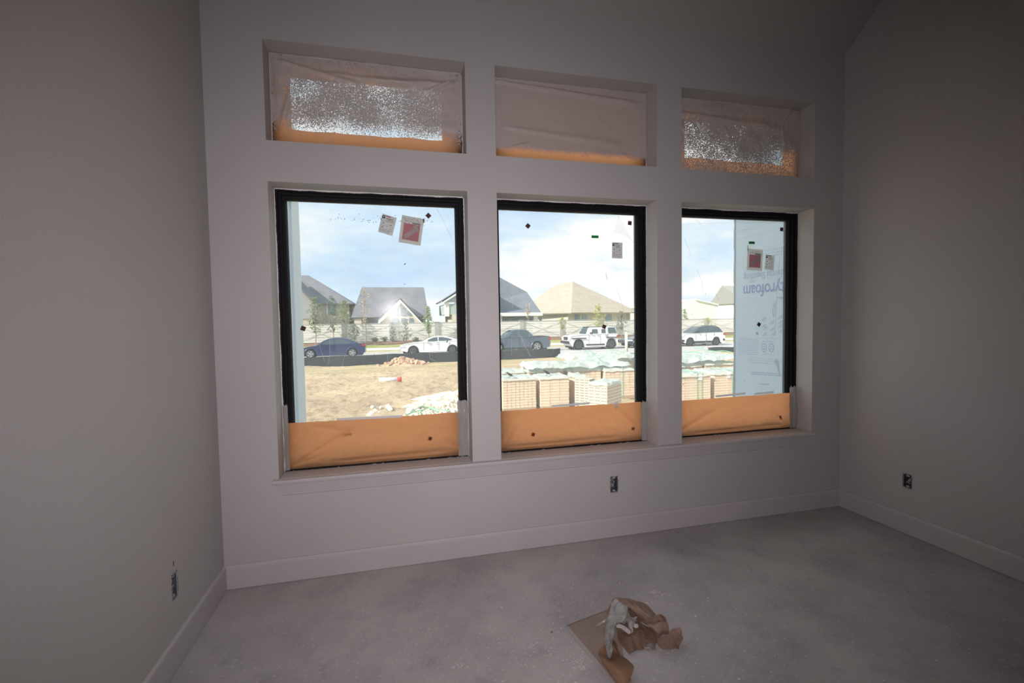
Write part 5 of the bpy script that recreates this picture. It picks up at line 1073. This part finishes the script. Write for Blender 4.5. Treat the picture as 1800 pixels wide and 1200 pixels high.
# ------------------------------------------------------------------ brown paper and plastic on the floor
M_kraft = mat('kraft_paper', (.245, .165, .125), .8, .2, var=(.29, .20, .155), scale=7, bump=.15, bscale=40, bdist=.003)
M_kraft2 = mat('kraft_paper_dusty', (.33, .255, .22), .85, .15, var=(.27, .20, .165), scale=4, detail=7)
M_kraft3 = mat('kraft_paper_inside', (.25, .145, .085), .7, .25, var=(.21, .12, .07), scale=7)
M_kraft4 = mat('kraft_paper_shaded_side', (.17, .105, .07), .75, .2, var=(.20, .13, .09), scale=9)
M_poly = mat('milky_plastic', (.50, .485, .45), .3, .5, var=(.34, .33, .31), scale=18, bump=.8, bscale=45, bdist=.006, trans=(.25, (.6, .6, .57)))
def loft(name, rows, mt, parent, crump=.003, seed=0, nu=28, nv=None, thick=.0006, smooth_=True, pleat=0, pk=9):
    """sheet through rows of (px, py, h): the photo point at which the sheet stands h above the floor"""
    R_ = [[fl(x, y, h) for (x, y, h) in row] for row in rows]
    def cr_(P, s):
        n_ = len(P)-1; k = min(int(s*n_), n_-1); t_ = s*n_-k; p0, p1, p2, p3 = P[max(k-1, 0)], P[k], P[k+1], P[min(k+2, n_)]
        return .5*((2*p1)+(p2-p0)*t_+(2*p0-5*p1+4*p2-p3)*t_*t_+(3*p1-p0-3*p2+p3)*t_**3)
    nv = nv or 8*(len(rows)-1); V = []
    for j in range(nv+1):
        col = [cr_([R_[q][i] for q in range(len(R_))], j/nv) for i in range(len(R_[0]))]
        for i in range(nu+1):
            p = cr_(col, i/nu); e3 = p*22+Vector((seed, 0, 0))
            p = p+Vector((noise.noise(e3), noise.noise(e3+Vector((9, 0, 0))), abs(noise.noise(e3*1.2+Vector((0, 7, 0))))*1.2))*crump+Vector((0, 0, pleat*abs(math.sin(pk*i/nu+1.5*noise.noise(Vector((seed, j*.12, 0))))))); p.z = max(p.z, .0015); V.append(p)
    o = mesh(name, V, [(j*(nu+1)+i, j*(nu+1)+i+1, (j+1)*(nu+1)+i+1, (j+1)*(nu+1)+i) for j in range(nv) for i in range(nu)], mt, None, smooth_); child(o, parent)
    sm = o.modifiers.new('s', 'SOLIDIFY'); sm.thickness = thick; return o
kp = empty('discarded_masking_paper', fl(1085, 1130, 0)); tag(kp, 'crumpled brown masking paper left in a heap on the concrete floor', 'paper')
loft('flat_sheet', [[(996, 1099, .003), (1040, 1082, .006), (1088, 1064, .015)], [(1018, 1124, .002), (1056, 1112, .004), (1098, 1098, .010)], [(1042, 1154, .002), (1072, 1144, .004), (1094, 1136, .006)], [(1064, 1178, .002), (1084, 1172, .004), (1100, 1168, .004)], [(1086, 1204, .002), (1098, 1202, .003), (1112, 1200, .004)]], M_kraft2, kp, .0015, 1)
loft('sheet_hem', [[(993, 1101, .003), (997, 1099, .004)], [(1020, 1134, .003), (1026, 1131, .004)], [(1052, 1172, .003), (1058, 1169, .004)], [(1078, 1204, .003), (1084, 1202, .004)]], mat('pale_paper_hem', (.40, .36, .33), .8), kp, .0005, 2, nu=4)
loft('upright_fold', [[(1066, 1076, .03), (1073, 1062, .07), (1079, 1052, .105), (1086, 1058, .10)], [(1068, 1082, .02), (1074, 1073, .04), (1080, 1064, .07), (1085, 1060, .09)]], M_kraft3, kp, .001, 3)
loft('long_ridge', [[(1079, 1052, .105), (1100, 1053, .105), (1124, 1058, .10), (1142, 1068, .09), (1154, 1083, .075)], [(1084, 1060, .095), (1104, 1064, .12), (1124, 1070, .12), (1140, 1080, .11), (1152, 1088, .085)], [(1096, 1070, .06), (1110, 1076, .08), (1126, 1084, .09), (1138, 1090, .08), (1150, 1092, .07)], [(1104, 1080, .015), (1114, 1086, .03), (1126, 1092, .04), (1136, 1096, .05), (1148, 1098, .05)]], M_kraft, kp, .011, 4, nu=14, nv=9, smooth_=False)
loft('crumpled_roll', [[(1126, 1090, .06), (1146, 1086, .085), (1160, 1081, .10), (1172, 1088, .095), (1176, 1104, .05)], [(1134, 1096, .07), (1150, 1093, .075), (1162, 1092, .06), (1170, 1096, .075), (1176, 1110, .05)], [(1142, 1100, .085), (1152, 1100, .095), (1164, 1094, .10), (1172, 1100, .085), (1177, 1114, .03)], [(1150, 1112, .05), (1156, 1112, .07), (1166, 1108, .07), (1172, 1112, .05), (1176, 1118, .02)], [(1152, 1124, .015), (1158, 1122, .03), (1166, 1118, .03), (1172, 1116, .02), (1178, 1116, .012)]], M_kraft, kp, .010, 5, nu=14, nv=14, smooth_=False)
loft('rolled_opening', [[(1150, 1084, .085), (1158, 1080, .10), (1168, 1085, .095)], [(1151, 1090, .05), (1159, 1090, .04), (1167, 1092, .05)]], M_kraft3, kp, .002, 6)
loft('right_flap', [[(1152, 1122, .010), (1172, 1116, .03), (1182, 1106, .045), (1194, 1104, .045), (1200, 1112, .03)], [(1154, 1130, .010), (1172, 1124, .02), (1184, 1118, .03), (1196, 1116, .03), (1201, 1120, .03)], [(1158, 1138, .006), (1172, 1136, .012), (1184, 1131, .02), (1194, 1128, .03), (1199, 1124, .035)], [(1162, 1141, .004), (1174, 1142, .006), (1184, 1140, .01), (1190, 1138, .025), (1194, 1142, .004)]], M_kraft, kp, .010, 7, nu=11, nv=9, smooth_=False)
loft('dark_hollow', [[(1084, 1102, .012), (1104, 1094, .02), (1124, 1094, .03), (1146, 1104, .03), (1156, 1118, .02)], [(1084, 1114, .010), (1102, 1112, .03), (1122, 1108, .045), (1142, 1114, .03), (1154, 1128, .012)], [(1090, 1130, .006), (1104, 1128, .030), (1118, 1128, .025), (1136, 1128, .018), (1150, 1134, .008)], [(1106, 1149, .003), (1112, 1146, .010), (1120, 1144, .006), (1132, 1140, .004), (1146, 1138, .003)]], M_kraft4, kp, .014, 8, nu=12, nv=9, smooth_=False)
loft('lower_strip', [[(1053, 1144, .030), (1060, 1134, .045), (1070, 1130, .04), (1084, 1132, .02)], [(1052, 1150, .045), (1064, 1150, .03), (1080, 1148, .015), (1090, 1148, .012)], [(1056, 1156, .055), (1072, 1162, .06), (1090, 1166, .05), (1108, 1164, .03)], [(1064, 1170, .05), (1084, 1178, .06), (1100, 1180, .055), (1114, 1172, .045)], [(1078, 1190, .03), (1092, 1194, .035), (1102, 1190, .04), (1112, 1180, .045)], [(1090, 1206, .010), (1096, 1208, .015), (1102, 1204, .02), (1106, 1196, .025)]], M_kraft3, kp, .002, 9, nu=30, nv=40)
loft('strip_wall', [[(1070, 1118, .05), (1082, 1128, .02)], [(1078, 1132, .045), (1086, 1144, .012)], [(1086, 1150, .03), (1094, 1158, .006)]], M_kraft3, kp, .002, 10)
pf = empty('discarded_plastic_film', fl(1080, 1110, .02)); tag(pf, 'milky crumpled plastic film draped over the brown paper on the floor', 'plastic film')
loft('film_tail', [[(1064, 1092, .05), (1074, 1092, .06), (1088, 1080, .09)], [(1062, 1112, .045), (1072, 1110, .06), (1084, 1100, .06)], [(1062, 1126, .045), (1072, 1126, .06), (1080, 1118, .05)], [(1064, 1140, .045), (1071, 1142, .06), (1077, 1134, .05)], [(1068, 1156, .06), (1072, 1159, .07), (1075, 1152, .065)]], M_poly, pf, .006, 21, nu=30, nv=50, pleat=.010, pk=5)
loft('film_top', [[(1066, 1088, .055), (1074, 1070, .095), (1082, 1060, .112), (1092, 1064, .11)], [(1066, 1096, .055), (1078, 1086, .08), (1090, 1074, .11), (1102, 1068, .12)], [(1072, 1100, .05), (1084, 1092, .075), (1096, 1086, .09), (1107, 1078, .10)], [(1084, 1096, .07), (1094, 1098, .06), (1104, 1096, .07), (1112, 1092, .06)]], M_poly, pf, .016, 22, nu=44, nv=40, pleat=.007, pk=6)
loft('film_strand', [[(1068, 1086, .05), (1068, 1090, .05)], [(1058, 1092, .04), (1060, 1096, .03)], [(1046, 1100, .012), (1048, 1101, .010)]], M_poly, pf, .003, 23, nu=8, nv=20)
loft('film_knot', [[(1100, 1086, .08), (1108, 1084, .08), (1120, 1086, .07)], [(1104, 1094, .06), (1110, 1092, .07), (1116, 1092, .06)], [(1106, 1104, .05), (1110, 1102, .05), (1114, 1098, .05)]], M_poly, pf, .010, 24, nu=20)
loft('film_scrap', [[(1136, 1133, .012), (1142, 1131, .02), (1149, 1133, .015)], [(1132, 1139, .008), (1142, 1138, .015), (1152, 1137, .010)], [(1134, 1143, .003), (1144, 1145, .004), (1154, 1142, .003)]], mat('dusty_clear_film', (.42, .38, .36), .35, .5, var=(.30, .25, .22), scale=30, trans=(.4, (.5, .42, .38))), pf, .008, 25, nu=24, nv=30)
# cut scraps of white tape
M_scr = mat('white_scrap', (.55, .50, .47), .7, var=(.46, .42, .39), scale=30)
for k, (pts, wd, lab) in enumerate((([(1083, 1102), (1090, 1100), (1097, 1105), (1104, 1110), (1108, 1114)], .016, 'thick curled white scrap lying in the brown paper'), ([(1104, 1100), (1112, 1106), (1110, 1114)], .010, 'curved pale scrap beside the thick white scrap'), ([(1112, 1098), (1118, 1102), (1123, 1099)], .016, 'torn white scrap at the middle of the brown paper'))):
    P = [fl(x, y, .05) for x, y in pts]; V = []
    for i, p_ in enumerate(P):
        d_ = (P[min(i+1, len(P)-1)]-P[max(i-1, 0)]).normalized(); n_ = Vector((-d_.y, d_.x, .4)).normalized()*wd*(.5+.5*math.sin((i+1)/(len(P)+1)*3.14)); V += [p_-n_*.6, p_+n_*.6+Vector((0, 0, .008))]
    o = mesh('white_scrap', V, [(2*i, 2*i+2, 2*i+3, 2*i+1) for i in range(len(P)-1)], M_scr, None, True); s2 = o.modifiers.new('s', 'SOLIDIFY'); s2.thickness = .004; s3 = o.modifiers.new('u', 'SUBSURF'); s3.levels = s3.render_levels = 2; tag(o, lab, 'scrap')
# plaster crumbs over the floor
cr2 = MB(); rnd = random.Random(77)
def crumb(x, y, s):
    n_ = rnd.choice((4, 5, 6)); a0 = rnd.uniform(0, 6.28); el_ = rnd.uniform(1, 2.6); ro_ = rnd.uniform(0, 3.14); lo = []; hi = []
    for k in range(n_):
        a_ = a0+6.283*k/n_; q = s*rnd.uniform(.6, 1.1); u, v_ = q*el_*math.cos(a_), q*math.sin(a_); X_, Y_ = x+u*math.cos(ro_)-v_*math.sin(ro_), y+u*math.sin(ro_)+v_*math.cos(ro_)
        lo.append((X_, Y_, .0002)); hi.append((x+(X_-x)*.6, y+(Y_-y)*.6, s*rnd.uniform(.35, .7)))
    cr2.add(lo+hi, [(k, (k+1) % n_, n_+(k+1) % n_, n_+k) for k in range(n_)]+[tuple(range(n_, 2*n_))])
for k in range(3400):
    cl_ = rnd.random()
    if cl_ < .35: x, y = rnd.gauss(2.1, .35), rnd.gauss(-.95, .28)
    elif cl_ < .6: x, y = rnd.gauss(1.5, .4), rnd.gauss(-1.15, .25)
    else: x, y = rnd.uniform(.3, 4.5), rnd.uniform(-1.9, -.1)
    if not (.05 < x < W-.05 and y < -.04): continue
    crumb(x, y, min(.006, .0011*math.exp(rnd.gauss(0, .5))))
for (px, py, n_, s_) in ((1016, 1160, 26, 8), (1024, 1172, 30, 6), (1150, 1040, 30, 6), (1172, 1044, 16, 5), (965, 1150, 14, 6), (935, 1135, 14, 6), (800, 1172, 14, 8), (1135, 1058, 16, 8)):
    c = fl(px, py, 0)
    for k in range(n_): crumb(c.x+rnd.gauss(0, s_*.003), c.y+rnd.gauss(0, s_*.0015), rnd.uniform(.001, .0036))
tag(cr2.build('plaster_crumbs', mat('plaster_crumb', (.64, .61, .59), .8)), 'white plaster crumbs scattered over the concrete floor', 'debris', kind='stuff')
g = MB(); c = fl(970, 1112, 0); V = [(c.x-.008, c.y-.003, .001), (c.x+.008, c.y, .001), (c.x+.004, c.y+.006, .006), (c.x-.006, c.y+.004, .004)]
g.add(V, [(0, 1, 2, 3)]); tag(g.build('brown_scrap', M_kraft3), 'tiny brown paper scrap left of the flat paper sheet', 'scrap')
